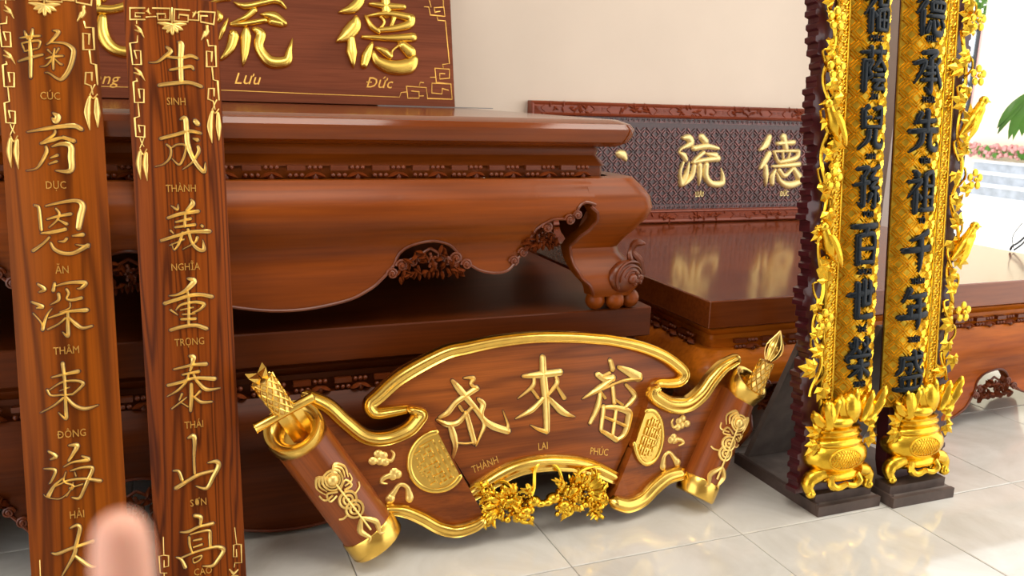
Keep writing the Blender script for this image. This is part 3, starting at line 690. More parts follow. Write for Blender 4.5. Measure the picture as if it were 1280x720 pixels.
def couplet(label, x, w, length, chars, words, rows, mat, orn_dv, seed):
    root = thing('couplet_board', label, 'couplet board', (x, 2.45 - 1.28 * KB, 0), lean(KB))
    sf = bow(w)
    rings = []
    for v in [.007 + (length - .007) * i / 30 for i in range(31)]:
        ring = [(w / 2 * (-1 + 2 * i / 18), v, sf(w / 2 * (-1 + 2 * i / 18), v)) for i in range(19)]
        ring += [(w / 2 - .004, v, -.034), (-w / 2 + .004, v, -.034)]
        rings.append(ring)
    MB().loft([r[::-1] for r in rings]).build('board', mat, root)
    for key in chars:
        ch = carve(key, 'carved_character', M_GOLD_C, root, .0095, sf, RIDGE, wk=1.2)
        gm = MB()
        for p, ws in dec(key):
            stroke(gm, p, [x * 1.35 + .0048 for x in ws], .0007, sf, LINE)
        gm.build('groove_shade', M_GROOVE_SHADE, ch)  # flat band round the strokes, groove shade put into its colour
    for wd, (v, u) in zip(words, rows):
        lettering(wd, 'carved_caption', M_LINE, root, u, v, .0195, .0025, sf, squeeze=.8)
    mb = MB()
    for p, ws in dec('ornR', 0, orn_dv):
        stroke(mb, p, [x * 1.3 for x in ws], .004, sf, LINE, curved=False)
    mb.build('fret_border', M_GOLD_C, root)
    rel = dec('leafR', 0, orn_dv)
    for nm, i0, i1 in (('leaf_relief', 0, 2), ('leaf_relief', 2, 4), ('leaf_relief', 4, 6), ('leaf_relief', 6, 8), ('leaf_relief', 8, 10), ('tassel_relief', 10, 13), ('tassel_relief', 13, 16), ('shell_relief', 16, 23)):
        mb = MB()
        for p, ws in rel[i0:i1]:
            stroke(mb, p, ws if nm != 'tassel_relief' else [x * .8 for x in ws], .006, sf, ROUND)
        mb.build(nm, M_GOLD_C, root)
    mb = MB()
    for p, ws in dec('ornbR', 0, -.012 if orn_dv else 0):
        stroke(mb, p, ws, .004, sf, LINE, curved=False)
    # lower fret below the picture's edge
    for u0 in (-.5, .0):
        pass
    stroke(mb, [(-.09, .03), (-.02, .03), (-.02, .055), (.02, .055), (.02, .03), (.09, .03)], [.004], .004, sf, LINE, curved=False)
    mb.build('fret_border', M_GOLD_C, root)
    return root

couplet('tall honey-brown wooden couplet board leaning at the far left edge, reading from CÚC downward', -.2525, .228, 1.60,
        ['cuc', 'duc', 'an', 'tham', 'dong', 'hai', 'dai'], ['CÚC', 'DỤC', 'ĀN', 'THÂM', 'ĐÔNG', 'HẢI'],
        [(1.3257, 0), (1.1072, 0), (.8969, .002), (.6949, 0), (.4831, 0), (.2754, 0)], M_BOARD, .030, 1)
couplet('tall reddish wooden couplet board with wavy grain, reading from SINH downward', .037, .226, 1.585,
        ['sinh', 'thanh', 'nghia', 'trong', 'thai', 'son', 'cao'], ['SINH', 'THÀNH', 'NGHĨA', 'TRỌNG', 'THÁI', 'SƠN', 'CAO'],
        [(1.3203, 0), (1.0966, 0), (.892, 0), (.6944, 0), (.4739, 0), (.2642, 0), (.0764, .002)], M_BOARD2, 0, 2)

# ------------------------------------------------------------------ big name board on the stacked platform
KS = .2
root = thing('name_board', 'large mahogany name board with big gold characters standing on the stacked platform', 'name board', (0, 4.12, 1.285), lean(KS))
MB().box((.37, .36, -.014), (1.95, .72, .028)).build('board', M_SIGN, root)
for key in ('b_quang', 'b_luu', 'b_duc'):
    carve(key, 'gilded_character', M_GOLD_S, root, .022, FLAT, wk=1.2, prof=[(-1, 0), (-.96, .55), (-.7, .9), (0, 1), (.7, .9), (.96, .55), (1, 0)])
for wd, u, v in (('Quang', -.262, .083), ('Lưu', .363, .1025), ('Đức', .967, .106)):
    lettering(wd, 'painted_caption', M_LINE, root, u, v, .052, .002, FLAT, shear=.35)
mb = MB()
for p, ws in dec('b_orn'):
    stroke(mb, p, ws, .003, FLAT, LINE, curved=False)
mb.build('fret_border', M_LINE, root)
o = MB().box((1.24, 4.085, 1.2825), (.58, .012, .004)).build('shim_strip', plain('grey_plastic', (.25, .24, .24), .5), smooth=False)
tag(o, 'thin grey strip lying along the bottom of the large name board', 'strip')

# ------------------------------------------------------------------ framed plaque against the wall
KP = .02
root = thing('framed_plaque', 'long framed plaque with a fret-patterned field standing on the reddish platform', 'plaque', (0, 4.33, .643), lean(KP))
xl, xr, vt = 1.84, 4.06, .684
def frame_bar(a, b, w, inner):
    """moulded bar from a to b (in uv); w the width towards the inside"""
    prof = [(0, -.03), (0, .018), (.008, .024), (.02, .018), (.06, .022), (.066, .03), (w - .004, .026), (w, .012), (w, -.03)]
    A, B = Vector(a), Vector(b); d = (B - A).normalized(); n = Vector(inner)
    mb = MB(); rings = []
    for P, s in ((A, 1), (B, -1)):
        rings.append([(P.x + n.x * o + d.x * s * o, P.y + n.y * o + d.y * s * o, z) for o, z in prof])
    mb.loft(rings)
    return mb
for a, b, n in (((xl, vt), (xr, vt), (0, -1)), ((xr, .003), (xl, .003), (0, 1)), ((xl, .003), (xl, vt), (1, 0)), ((xr, vt), (xr, .003), (-1, 0))):
    m = frame_bar(a, b, .078, n)
    fo = m.build('frame_rail', M_FRAME, root, smooth=False)
    cb = MB(); r = random.Random(int(a[0] * 100 + a[1] * 10))
    L = (Vector(b) - Vector(a)).length; d = (Vector(b) - Vector(a)) / L
    k = .22
    while k < L - .15:
        tmp = MB()
        for i in range(18):                       # a cartouche of scrolling foliage
            q = Vector(a) + d * (k + rnd.uniform(-.115, .115)) + Vector(n) * (.038 + rnd.uniform(-.014, .014))
            t2 = MB(); leafy(t2, 0, 0, 0, rnd.uniform(0, 2 * PI), .034, .014)
            tmp.add([(q.x + x, q.y + z, .0205 - y * .4) for x, y, z in t2.v], t2.f)
        for s in (-1, 1):
            q = Vector(a) + d * (k + s * .14) + Vector(n) * .038
            p1 = q - Vector(n) * .018; p2 = q + d * s * .02; p3 = q + Vector(n) * .018
            stroke(tmp, [(p1.x, p1.y), (p2.x, p2.y), (p3.x, p3.y)], [.006], .005, lambda u, v: .020, ROUND)
            e1 = q + d * s * .02; e2 = q + d * s * .055
            for h in (-.008, .0, .008):
                stroke(tmp, [(e1.x + n[0] * h, e1.y + n[1] * h), (e2.x + n[0] * h, e2.y + n[1] * h)], [.004], .003, lambda u, v: .020, LINE, curved=False)
        k += .40
        cb = MB(); cb.add(tmp.v, tmp.f); cb.build('frame_cartouche', M_FRAME, root, kind='stuff')
MB().box(((xl + xr) / 2, vt / 2, -.012), (xr - xl - .06, vt - .06, .022)).build('field', M_FIELD, root, smooth=False)
mb = MB(); cs = .034
nx, ny = int((xr - xl - .22) / cs), int((vt - .22) / cs)
for i in range(nx):
    for j in range(ny):
        x = xl + .11 + cs * (i + .5); y = .108 + cs * (j + .5)
        if x > 2.25 or False:
            Q = Matrix.Translation((x, y, .0015)) @ Matrix.Rotation(PI / 4, 4, 'Z')
            if (i + j) % 2: mb.box((0, .006, 0), (.038, .0065, .012), Q); mb.box((0, -.008, 0), (.022, .0065, .012), Q)
            else: mb.box((.006, 0, 0), (.0065, .038, .012), Q); mb.box((-.008, 0, 0), (.0065, .022, .012), Q)
mb.build('fret_ground', M_FRET, root, smooth=False, kind='stuff')
mb = MB()
for v0, s in ((.092, 1), (vt - .092, -1)):        # key-fret band along the field
    x = xl + .1
    for h in (-.011, .011):
        mb.box(((xl + xr) / 2, v0 + h, .001), (xr - xl - .18, .003, .005))
    while x < xr - .12:
        mb.box((x, v0, .001), (.003, .016, .005)); mb.box((x + .012, v0 + s * .004, .001), (.022, .003, .005)); mb.box((x + .023, v0 - s * .003, .001), (.003, .012, .005))
        x += .034
mb.build('key_band', M_FRET, root, smooth=False, kind='stuff')
for key in ('p_luu', 'p_duc'):
    carve(key, 'gilded_character', M_GOLD_P, root, .022, FLAT, ROUND)
mb = MB()
for p, w in (([(2.10, .40), (2.24, .41)], [.025, .03]), ([(2.17, .50), (2.17, .41)], [.03, .02]), ([(2.10, .47), (2.13, .43)], [.03, .02]), ([(2.24, .47), (2.21, .43)], [.03, .02]),
             ([(2.15, .40), (2.13, .29), (2.06, .21)], [.03, .03, .008]), ([(2.19, .40), (2.185, .28), (2.22, .22), (2.27, .23), (2.28, .29)], [.03, .035, .04, .04, .008]), ([(2.395, .402), (2.42, .396), (2.437, .372)], [.05, .056, .03])):
    stroke(mb, p, w, .022, FLAT, ROUND)
mb.build('gilded_character', M_GOLD_P, root)
for wd, u, v in (('QUANG', 2.26, .165), ('LƯU', 2.949, .1687), ('ĐỨC', 3.5736, .165)):
    lettering(wd, 'gilded_caption', M_GOLD_P, root, u, v, .032, .012, FLAT, squeeze=.7)

# ------------------------------------------------------------------ fan shaped scroll plaque leaning on the lower platform
KF = .2
root = thing('fan_scroll_plaque', 'fan shaped wooden scroll plaque with gold rims, a sword and a brush', 'scroll plaque', (1.045, 2.27, 0), lean(KF))
fan = dec('s_fan')[0][0]
HF = .016
MB().prism(fan, -.02, HF).build('fan_panel', M_SCROLL, root, smooth=False)
def sliced(poly, hfun, name, side, nsl=14):
    """panel whose front follows hfun(u, v)"""
    import bmesh
    bm = bmesh.new()
    vs = [bm.verts.new((x, y, 0)) for x, y in poly]
    bm.faces.new(vs)
    us = [p[0] for p in poly]; a, b = min(us), max(us)
    for i in range(1, nsl):
        g = bm.verts[:] + bm.edges[:] + bm.faces[:]
        bmesh.ops.bisect_plane(bm, geom=g, plane_co=(a + (b - a) * i / nsl, 0, 0), plane_no=(1, 0, 0))
    r = bmesh.ops.extrude_face_region(bm, geom=bm.faces[:])
    top = {v for v in r['geom'] if isinstance(v, bmesh.types.BMVert)}
    for v in bm.verts:
        v.co.z = hfun(v.co.x, v.co.y) if v in top else -.02
    bmesh.ops.recalc_face_normals(bm, faces=bm.faces[:])
    me = bpy.data.meshes.new(name); bm.to_mesh(me); bm.free()
    me.materials.append(M_SCROLL)
    return put(name, me, root)
# fold lines of the two wings: (u at v=0, slope)
lw = dec('s_lwing')[0][0]; rw = dec('s_rwing')[0][0]
lf = (lw[6], lw[7]); rf = (rw[0], rw[16])
def fold_dist(u, v, f, s):
    (x0, y0), (x1, y1) = f
    x = x0 + (x1 - x0) * (v - y0) / (y1 - y0)
    return max(0.0, s * (x - u))
hl = lambda u, v: .018 + .030 * math.exp(-(fold_dist(u, v, lf, 1) / .12) ** 2)
hr = lambda u, v: .018 + .030 * math.exp(-(fold_dist(u, v, rf, -1) / .12) ** 2)
sliced(lw, hl, 'wing_panel', -1); sliced(rw, hr, 'wing_panel', 1)
bands = dec('s_band')
surfs = [lambda u, v: HF, hl, hr, lambda u, v: HF, hl, hr]
for (p, w), sf in zip(bands, surfs):
    k_ = 1.5 if sf(0, 0) == HF and len(p) == 9 and p[0][1] < .2 else 1.06
    mb = MB(); stroke(mb, p, [x * k_ for x in w], .026, sf, MOULD, n=6 * len(p), sink=.004)
    mb.build('gold_rim', M_GOLD, root, angle=70)
for key in ('s_thanh', 's_lai', 's_phuc'):
    ch = carve(key, 'gilded_character', M_GOLD_C, root, .0125, lambda u, v: HF, RIDGE, wk=1.25)
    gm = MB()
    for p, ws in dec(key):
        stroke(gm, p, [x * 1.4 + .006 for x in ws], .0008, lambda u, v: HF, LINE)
    gm.build('groove_shade', M_GROOVE_SHADE, ch)  # same painted groove shade around the fan characters
for wd, u, v, r_ in (('THÀNH', -.1773, .2384, .26), ('LAI', .0189, .2721, .02), ('PHÚC', .2168, .2298, -.20)):
    lettering(wd, 'carved_caption', M_LINE, root, u, v, .024, .002, lambda u, v: HF, rot=r_, squeeze=.78)
# medallions cut by the folds
for (c, f, s, hf, rx) in (((-.338, .2737), lf, 1, hl, .92), ((.386, .262), rf, -1, hr, .66)):
    R = .096
    def keep(x, y): return fold_dist(x, y, f, s) > 0
    def disc(r, n=48):
        P = [(c[0] + r * rx * math.cos(2 * PI * k / n), c[1] + r * math.sin(2 * PI * k / n)) for k in range(n)]
        inside = [k for k in range(n) if keep(*P[k])]
        start = next((k for k in range(n) if keep(*P[k]) and not keep(*P[k - 1])), 0)
        return [P[(start + k) % n] for k in range(len(inside))]
    mb = MB(); mb.prism(disc(R), 0, lambda x, y: hf(x, y) + .007)
    med = mb.build('medallion', M_GOLD, root)
    mb = MB(); stroke(mb, disc(R * .93, 40), [.016], .006, lambda x, y: hf(x, y) + .006, ROUND, n=60)
    # the long-life sign: bars of a round lattice
    ax = Vector((f[1][0] - f[0][0], f[1][1] - f[0][1])).normalized(); ay = Vector((-ax.y, ax.x))
    if ay.x * s > 0: ay = -ay
    ay = ay * rx
    c0 = Vector(c)
    def seg(a, b):
        p = c0 + ax * a[0] * R + ay * a[1] * R; q = c0 + ax * b[0] * R + ay * b[1] * R
        if keep(*p) and keep(*q): stroke(mb, [tuple(p), tuple(q)], [.0075], .006, lambda x, y: hf(x, y) + .006, LINE, curved=False)
    for y in (-.38, -.2, -.02, .16, .34, .52, .64):
        wdt = math.sqrt(max(0, .66 ** 2 - y * y))
        for a, b in ((-1, -.62), (-.5, -.08), (.08, .5), (.62, 1)):
            seg((a * wdt, y), (b * wdt, y))
    for x in (-.55, -.38, -.2, .0, .2, .38, .55):
        for y0, y1 in ((-.02, .16), (.34, .52)) if abs(x) in (.2, .55) else ((.0, .34),) if x else ((-.02, .64),):
            seg((x, y0), (x, y1))
    for x in (-.68, .68): seg((x, -.2), (x, .25))
    mb.build('lattice_sign', M_GOLD_S, med)
# small relief clouds
orn = pts_of('s_orn')
def cloud(c, d, hf, k):
    mb = MB(); s = .030
    cx, cy = c
    if k == 0:
        for q in ((-.9, -.3), (-.35, .35), (.15, .1), (-.2, -.4), (.3, -.55)): mb.ball((cx + d * q[0] * s, cy + q[1] * s, hf(cx, cy) + .003), (s * .48, s * .42, .008), 10, 5)
        stroke(mb, [(cx + d * .3 * s, cy - .3 * s), (cx + d * .9 * s, cy - .5 * s), (cx + d * 1.2 * s, cy + .1 * s), (cx + d * .95 * s, cy + .5 * s)], [.014, .012, .01, .006], .009, hf, ROUND)
    elif k == 1:
        for q in ((.45, .25), (.75, .0), (.3, -.1)): mb.ball((cx + d * q[0] * s, cy + q[1] * s, hf(cx, cy) + .003), (s * .5, s * .45, .008), 10, 5)
        stroke(mb, [(cx + d * .2 * s, cy), (cx - d * .6 * s, cy - .2 * s), (cx - d * .9 * s, cy - .6 * s), (cx - d * .3 * s, cy - .8 * s)], [.02, .016, .011, .006], .009, hf, ROUND)
    else:
        stroke(mb, [(cx - d * 1.1 * s, cy - .6 * s), (cx - d * .6 * s, cy + .1 * s), (cx, cy + .75 * s), (cx + d * .7 * s, cy + .4 * s), (cx + d * .9 * s, cy - .7 * s)], [.03, .018, .013, .016, .028], .009, hf, ROUND)
        mb.ball((cx - d * 1.0 * s, cy - .5 * s, hf(cx, cy) + .003), (s * .45, s * .45, .008), 10, 5)
        mb.ball((cx + d * .9 * s, cy - .7 * s, hf(cx, cy) + .003), (s * .4, s * .5, .008), 10, 5)
    mb.build('cloud_relief', M_GOLD_C, root)
for k in range(3):
    cloud(orn[k], 1, hl, k); cloud(orn[3 + k], -1, hr, k)

# rolls at both ends
rg = pts_of('s_rings')
def frame_of(a, b):
    """matrix whose z runs from a to b in the plaque's plane and whose x points out of it"""
    z = Vector((b[0] - a[0], b[1] - a[1], 0)).normalized(); x = Vector((0, 0, 1)); y = z.cross(x)
    return Matrix(((x.x, y.x, z.x, a[0]), (x.y, y.y, z.y, a[1]), (x.z, y.z, z.z, .03), (0, 0, 0, 1)))
def roll(a, b, R, tilt, names, reliefs):
    """a = ring centre (top), b = lower end"""
    F = frame_of(a, b); L = (Vector(a) - Vector(b)).length
    body = MB().lathe([(R * .55, .05), (R * .985, .056), (R * .985, L - .04)], 36); rb = MB()
    rb.add(body.v, body.f); ro = rb.build('roll', M_ROLL, root); ro.matrix_local = F
    cap = MB().lathe([(R * 1.0, L - .062), (R * 1.04, L - .058), (R * 1.04, L - .006), (R * .98, L), (R * .2, L)], 36)
    co = cap.build('gold_end_ring', M_GOLD, ro)
    # mouth ring, tipped towards the viewer
    z = (F.to_3x3() @ Vector((0, 0, -1))); n = Vector((0, 0, 1))
    ax = (z * math.cos(tilt) + n * math.sin(tilt)).normalized(); xx = (n - ax * n.dot(ax)).normalized(); yy = ax.cross(xx)
    c = Vector((a[0], a[1], .07))
    G = Matrix(((xx.x, yy.x, ax.x, c.x), (xx.y, yy.y, ax.y, c.y), (xx.z, yy.z, ax.z, c.z), (0, 0, 0, 1)))
    ring = MB().lathe([(R * 1.0, -.055), (R * 1.05, -.05), (R * 1.05, -.006), (R * .99, .004), (R * .84, .004), (R * .70, -.004), (R * .56, -.02), (R * .5, -.05)], 40)
    g = MB(); g.add(ring.v, ring.f, G); g.build('gold_mouth_ring', M_GOLD, root)
    return F, R, L, G
F1, R1, L1, G1 = roll(rg[0], rg[1], .080, math.radians(46), None, None)
F2, R2, L2, G2 = roll(rg[2], rg[3], .066, math.radians(40), None, None)

def roll_relief(F, R, pts_uv, L):
    """bat, coins and tassels laid along the roll"""
    fi = F.inverted()
    def onroll(u, v, lift=0.0):
        q = fi @ Vector((u, v, .03)); y = max(-R * .9, min(R * .9, q.y)); x = math.sqrt(R * R - y * y)
        return F @ Vector((x + lift, y, q.z))
    def pl(key_pts, r, name, n=14):
        m = MB(); m.tube([onroll(*p, .002) for p in crom(key_pts, n)], r, 6); return m
    bat, knot, c1, c2, t1, t2 = [Vector(p) for p in pts_uv]
    ax = (c2 - bat).normalized(); ay = Vector((-ax.y, ax.x))
    m = MB()
    def dot(p, r, h=.008):
        q = onroll(p.x, p.y); m.ball(q, (r, r, min(r, h)), 10, 6)
    dot(bat + ax * .01, .018, .014)
    for k in range(3):
        rr = .012 + .008 * k
        P = [bat + ax * .01 + ax * rr * math.cos(t) + ay * rr * math.sin(t) for t in [2 * PI * i / 16 for i in range(17)]]
        m.tube([onroll(p.x, p.y, .003) for p in P], .0032, 5)
    for s in (-1, 1):
        P = [bat + ay * s * .01, bat - ax * .022 + ay * s * .028, bat + ax * .004 + ay * s * .047, bat + ax * .034 + ay * s * .038]
        for k in range(4):
            Q = [bat * (k * .2) + p * (1 - k * .2) for p in P]
            m.tube([onroll(q[0], q[1], .002) for q in crom([tuple(p) for p in Q], 12)], [.003, .004, .005, .004, .003, .002], 5)
        P = [knot + ay * s * .004, knot + ay * s * .03 - ax * .012, knot + ay * s * .036 + ax * .012, knot + ay * s * .012 + ax * .008]
        m.tube([onroll(q[0], q[1], .002) for q in crom([tuple(p) for p in P], 12)], .0036, 5)
        P = [knot + ay * s * .02, knot + ay * s * .045 + ax * .002, knot + ay * s * .05 - ax * .018]
        m.tube([onroll(q[0], q[1], .002) for q in crom([tuple(p) for p in P], 10)], .003, 5)
    for c in (c1, c2):
        for rr in (.024, .013):
            P = [c + ax * rr * math.cos(t) + ay * rr * math.sin(t) for t in [2 * PI * i / 18 for i in range(19)]]
            m.tube([onroll(p.x, p.y, .002) for p in P], .004, 5)
        dot(c, .006)
    m.tube([onroll(*(bat + (t1 + t2 - bat * 2) * .5 * i / 8), .004) for i in range(9)], .0035, 5)
    P = [c1 + ay * .022, c1 + ay * .045 - ax * .004, c1 + ay * .052 - ax * .016]
    m.tube([onroll(q[0], q[1], .002) for q in crom([tuple(p) for p in P], 8)], .003, 5)
    P = [c2 - ay * .022, c2 - ay * .04 + ax * .004, c2 - ay * .05]
    m.tube([onroll(q[0], q[1], .002) for q in crom([tuple(p) for p in P], 8)], .003, 5)
    m.build('hanging_bat_relief', M_GOLD_C, root)
    m = MB(); e = (t1 + t2) * .5 - ax * .045
    for t, s in ((t1, 1), (t2, -1)):
        w = ay * (1 if (t - c2).dot(ay) > 0 else -1)
        P = [e, t - ax * .014 + w * .006, t + ax * .006 + w * .003, t + ax * .022 - w * .003, t + ax * .032 + w * .008]
        m.tube([onroll(q[0], q[1], .002) for q in crom([tuple(p) for p in P], 14)], [.003, .006, .008, .009, .009, .0085, .008, .007, .006, .005, .004, .004, .003, .0015], 7)
    m.build('tassel_relief', M_GOLD_C, root)
roll_relief(F1, R1, orn[6:12], L1)
o12 = orn[12:18]
roll_relief(F2, R2, o12, L2)

# sword in the left roll
sw = pts_of('s_sword')
def V3(p, h): return Vector((p[0], p[1], h))
top, gh, bl0, bl1, ga, gb, s1, s2, s3 = sw
mb = MB()
A, B = V3(top, .125), V3(gh, .108)
ax = (B - A).normalized()
mb.tube([A, A * .5 + B * .5, B], [.030, .028, .026], 12)
hilt = mb.build('sword_hilt', M_GOLD_C, root)
mb = MB()
e1 = ax.cross(Vector((0, 0, 1))).normalized(); e2 = e1.cross(ax)
Lh = (B - A).length
for k in range(10):
    for d in (-1, 1):
        P = []
        for i in range(10):
            t = i / 9; a = d * t * 2.4 + 2 * PI * k / 10; r_ = .030 - .004 * t + .0015
            P.append(A + ax * Lh * t + e1 * r_ * math.cos(a) + e2 * r_ * math.sin(a))
        mb.tube(P, .0028, 5)
mb.build('lattice_grip', M_GOLD, hilt)
mb = MB()
c = A - ax * .012
for k in range(4):
    a = PI / 4 + k * PI / 2
    p = c - ax * .020 + e1 * .038 * math.cos(a) + e2 * .038 * math.sin(a)
    q1 = c + e1 * .026 * math.cos(a - .7) + e2 * .026 * math.sin(a - .7); q2 = c + e1 * .026 * math.cos(a + .7) + e2 * .026 * math.sin(a + .7)
    mb.add([p, q1, q2, c - ax * .01, c + ax * .016 + (q1 - c) * .5 + (q2 - c) * .5], [(0, 1, 3), (0, 3, 2), (0, 4, 1), (0, 2, 4), (1, 4, 3), (2, 3, 4)])
mb.build('star_pommel', M_GOLD, hilt, smooth=False)
mb = MB(); P0, P1 = V3(ga, .112), V3(gb, .112)
mb.tube([P0 + (P0 - P1) * .015, P0, P0 * .97 + P1 * .03, P0 * .5 + P1 * .5, P0 * .03 + P1 * .97, P1, P1 + (P1 - P0) * .015], [.006, .017, .014, .013, .014, .017, .006], 10)
mb.build('cross_guard', M_GOLD, root)
mb = MB(); A2, B2 = V3(bl0, .105), V3(bl1, .060); d2 = (B2 - A2).normalized(); b1 = d2.cross(Vector((0, 0, 1))).normalized(); b2 = b1.cross(d2)
rings = []
for t in (0, 1):
    p = A2 + (B2 - A2) * t
    rings.append([p + b1 * .034, p + b1 * .010 + b2 * .012, p - b1 * .004 + b2 * .004, p - b1 * .010 + b2 * .012, p - b1 * .034, p - b2 * .012])
mb.loft(rings).build('sword_blade', M_GOLD, root, smooth=False)
# brush in the right roll
b0, b1_, n0, n1, _ = pts_of('s_brush')
A, B = V3(b0, .085), V3(b1_, .115); ax = (B - A).normalized()
e1 = ax.cross(Vector((0, 0, 1))).normalized(); e2 = e1.cross(ax)
mb = MB(); mb.tube([A - ax * .03, A, B], [.030, .030, .022], 12); br = mb.build('brush_handle', M_GOLD_C, root)
mb = MB(); Lh = (B - A).length + .02
for k in range(9):
    for d in (-1, 1):
        mb.tube([A - ax * .02 + ax * Lh * i / 9 + e1 * (.0315 - .008 * i / 9) * math.cos(d * i * .27 + 2 * PI * k / 9) + e2 * (.0315 - .008 * i / 9) * math.sin(d * i * .27 + 2 * PI * k / 9) for i in range(10)], .0024, 5)
mb.build('lattice_grip', M_GOLD, br)
mb = MB(); A2, B2 = V3(n0, .115), V3(n1, .118)
pr = [.012, .024, .031, .032, .027, .018, .009, .001]
mb.tube([A2 + (B2 - A2) * i / 7 + Vector((.006 * math.sin(i / 7 * PI), 0, 0)) for i in range(8)], pr, 12, flat=.7)
tip = mb.build('brush_tip', M_GOLD, root)
mb = MB()
for k in range(9):
    a = 2 * PI * k / 9
    d2 = (B2 - A2).normalized(); q1 = d2.cross(Vector((0, 0, 1))).normalized(); q2 = q1.cross(d2)
    mb.tube([A2 + (B2 - A2) * i / 7 + Vector((.006 * math.sin(i / 7 * PI), 0, 0)) + q1 * pr[i] * math.cos(a) + q2 * pr[i] * .7 * math.sin(a) for i in range(8)], .0018, 4)
mb.build('bristle_lines', M_GOLD_C, tip)

# pair of dragons under the fan
dr = pts_of('s_drag')
def spiky(mb, c, r, n, l, a0, a1, h, seed, rs=.5):
    q = random.Random(seed)
    for i in range(n):
        a = a0 + (a1 - a0) * (i + q.random() * .7) / n; rr = r * q.uniform(rs, 1)
        x, y = c[0] + rr * math.cos(a), c[1] + rr * math.sin(a); z = h + q.uniform(-.01, .018)
        ll = l * q.uniform(.7, 1.25); b = a + q.uniform(-.5, .5)
        mb.tube([(x, y, z), (x + ll * .5 * math.cos(b), y + ll * .5 * math.sin(b), z + .008), (x + ll * math.cos(b + .4), y + ll * math.sin(b + .4), z + .002)], [.0075, .006, .0012], 5)
def a_up(a): return math.sin(a) > .75
def dragon(s):
    """s = -1 for the left one facing right"""
    mx = .0
    body, mane, head = (dr[0], dr[2], dr[4]) if s < 0 else (dr[1], dr[3], dr[4])
    mb = MB(); q = random.Random(3 + s)
    hx, hy = head[0] + s * .035, head[1] + .005
    # head and swirling body
    mb.ball((hx, hy, .045), (.026, .018, .022), 12, 8)
    mb.ball((hx - s * .024, hy - .010, .05), (.020, .012, .016), 10, 6)
    mb.ball((hx + s * .004, hy + .012, .066), .008, 8, 5); mb.ball((hx + s * .03, hy - .022, .055), (.022, .014, .018), 8, 6)
    mb.ball((body[0], body[1], .028), (.044, .027, .026), 16, 9)
    mb.ball((body[0] + s * .055, body[1] + .018, .03), (.036, .024, .026), 14, 8)
    for k in range(6):
        a = -2.6 + k * .55
        mb.ball((body[0] + .058 * math.cos(a), body[1] - .012 + .036 * math.sin(a), .052), (.0125, .011, .011), 9, 6)
    for k in range(70):
        x = body[0] + q.uniform(-.055, .055); y = body[1] + q.uniform(-.03, .036)
        mb.ball((x, y, .052 + q.uniform(-.008, .012)), q.uniform(.0035, .006), 6, 4)
    bo = mb.build('dragon', M_GILT, root)
    mb = MB(); q = random.Random(70 + s)
    for i in range(46):                       # long feathers fanning outwards and up from behind the head
        t = (i + q.random()) / 46; a = PI / 2 - s * (-.35 + 2.35 * t)
        x0, y0 = body[0] + .046 * math.cos(a) + s * .012, body[1] + .034 * math.sin(a); l = q.uniform(.046, .074) * (1 - .25 * abs(t - .5))
        if a_up(a): l *= .55
        z0 = .04 + q.uniform(-.012, .016); b2 = a + q.uniform(-.25, .25); b3 = b2 + q.choice((-1, 1)) * .7
        x1, y1 = x0 + l * .55 * math.cos(b2), y0 + l * .55 * math.sin(b2)
        mb.tube(crom([(x0, y0, z0), (x1, y1, z0 + .012), (x1 + l * .45 * math.cos(b3), y1 + l * .45 * math.sin(b3), z0 + .004)], 6), [.0055, .006, .0054, .0044, .003, .0008], 5)
    for i in range(9):                        # curls of the beard under the chin
        mb.ball((hx - s * .0 + s * (.008 + .012 * (i % 5)), hy - .030 - .013 * (i // 5) - .004 * (i % 3), .05), .0085, 8, 5)
    spiky(mb, (hx + s * .02, hy + .025), .016, 7, .026, PI * .3, PI * .7, .05, 40 + s, .3)
    mb.build('mane', M_GILT, bo, kind='stuff')
    mb = MB()
    # leg with a claw, and leafy tail running out to the wing
    foot = dr[11] if s < 0 else dr[12]
    mb.tube(crom([(body[0] - s * .005, body[1] - .022, .035), (foot[0] + s * .014, foot[1] + .030, .042), (foot[0] + s * .004, foot[1] + .008, .045), (foot[0] - s * .018, foot[1] + .002, .047)], 12), [.010, .010, .0095, .009, .0085, .008, .0075, .007, .007, .0065, .006, .004], 8)
    for k in (-1, 0, 1):
        mb.tube([(foot[0] - s * .012, foot[1] + .003, .047), (foot[0] - s * .026, foot[1] + .004 + k * .006, .052), (foot[0] - s * .036, foot[1] - .004 + k * .008, .048)], [.0045, .004, .001], 6)
    spiky(mb, (foot[0] + s * .025, foot[1] + .04), .012, 9, .022, 0, 2 * PI, .045, 50 + s)
    tl = dr[15] if s < 0 else dr[18]; tl2 = dr[16] if s < 0 else dr[20]
    P = crom([(body[0] + s * .05, body[1] - .03, .03), (body[0] + s * .10, body[1] - .045, .03), (tl[0] * .55 + body[0] * .45 + s * .02, tl2[1] + .03, .03), (tl[0] - s * .02, tl2[1] + .0, .03)], 16)
    mb.tube(P, [.012, .011, .010, .010, .009, .008, .007, .006], 6)
    for i, p in enumerate(P):
        spiky(mb, (p[0], p[1]), .004, 3, .026, 0, 2 * PI, .03, 60 + i + s)
    P = crom([(tl[0], tl[1] + .05, .025), (tl[0] - s * .012, tl[1], .03), (tl[0] - s * .03, tl[1] - .03, .03)], 8)
    mb.tube(P, .006, 6)
    for i, p in enumerate(P):
        spiky(mb, (p[0], p[1]), .004, 3, .026, 0, 2 * PI, .03, 90 + i + s)
    mb.build('leg_and_tail', M_GILT, bo)
    mb = MB()
    an = dr[5] if s < 0 else dr[6]
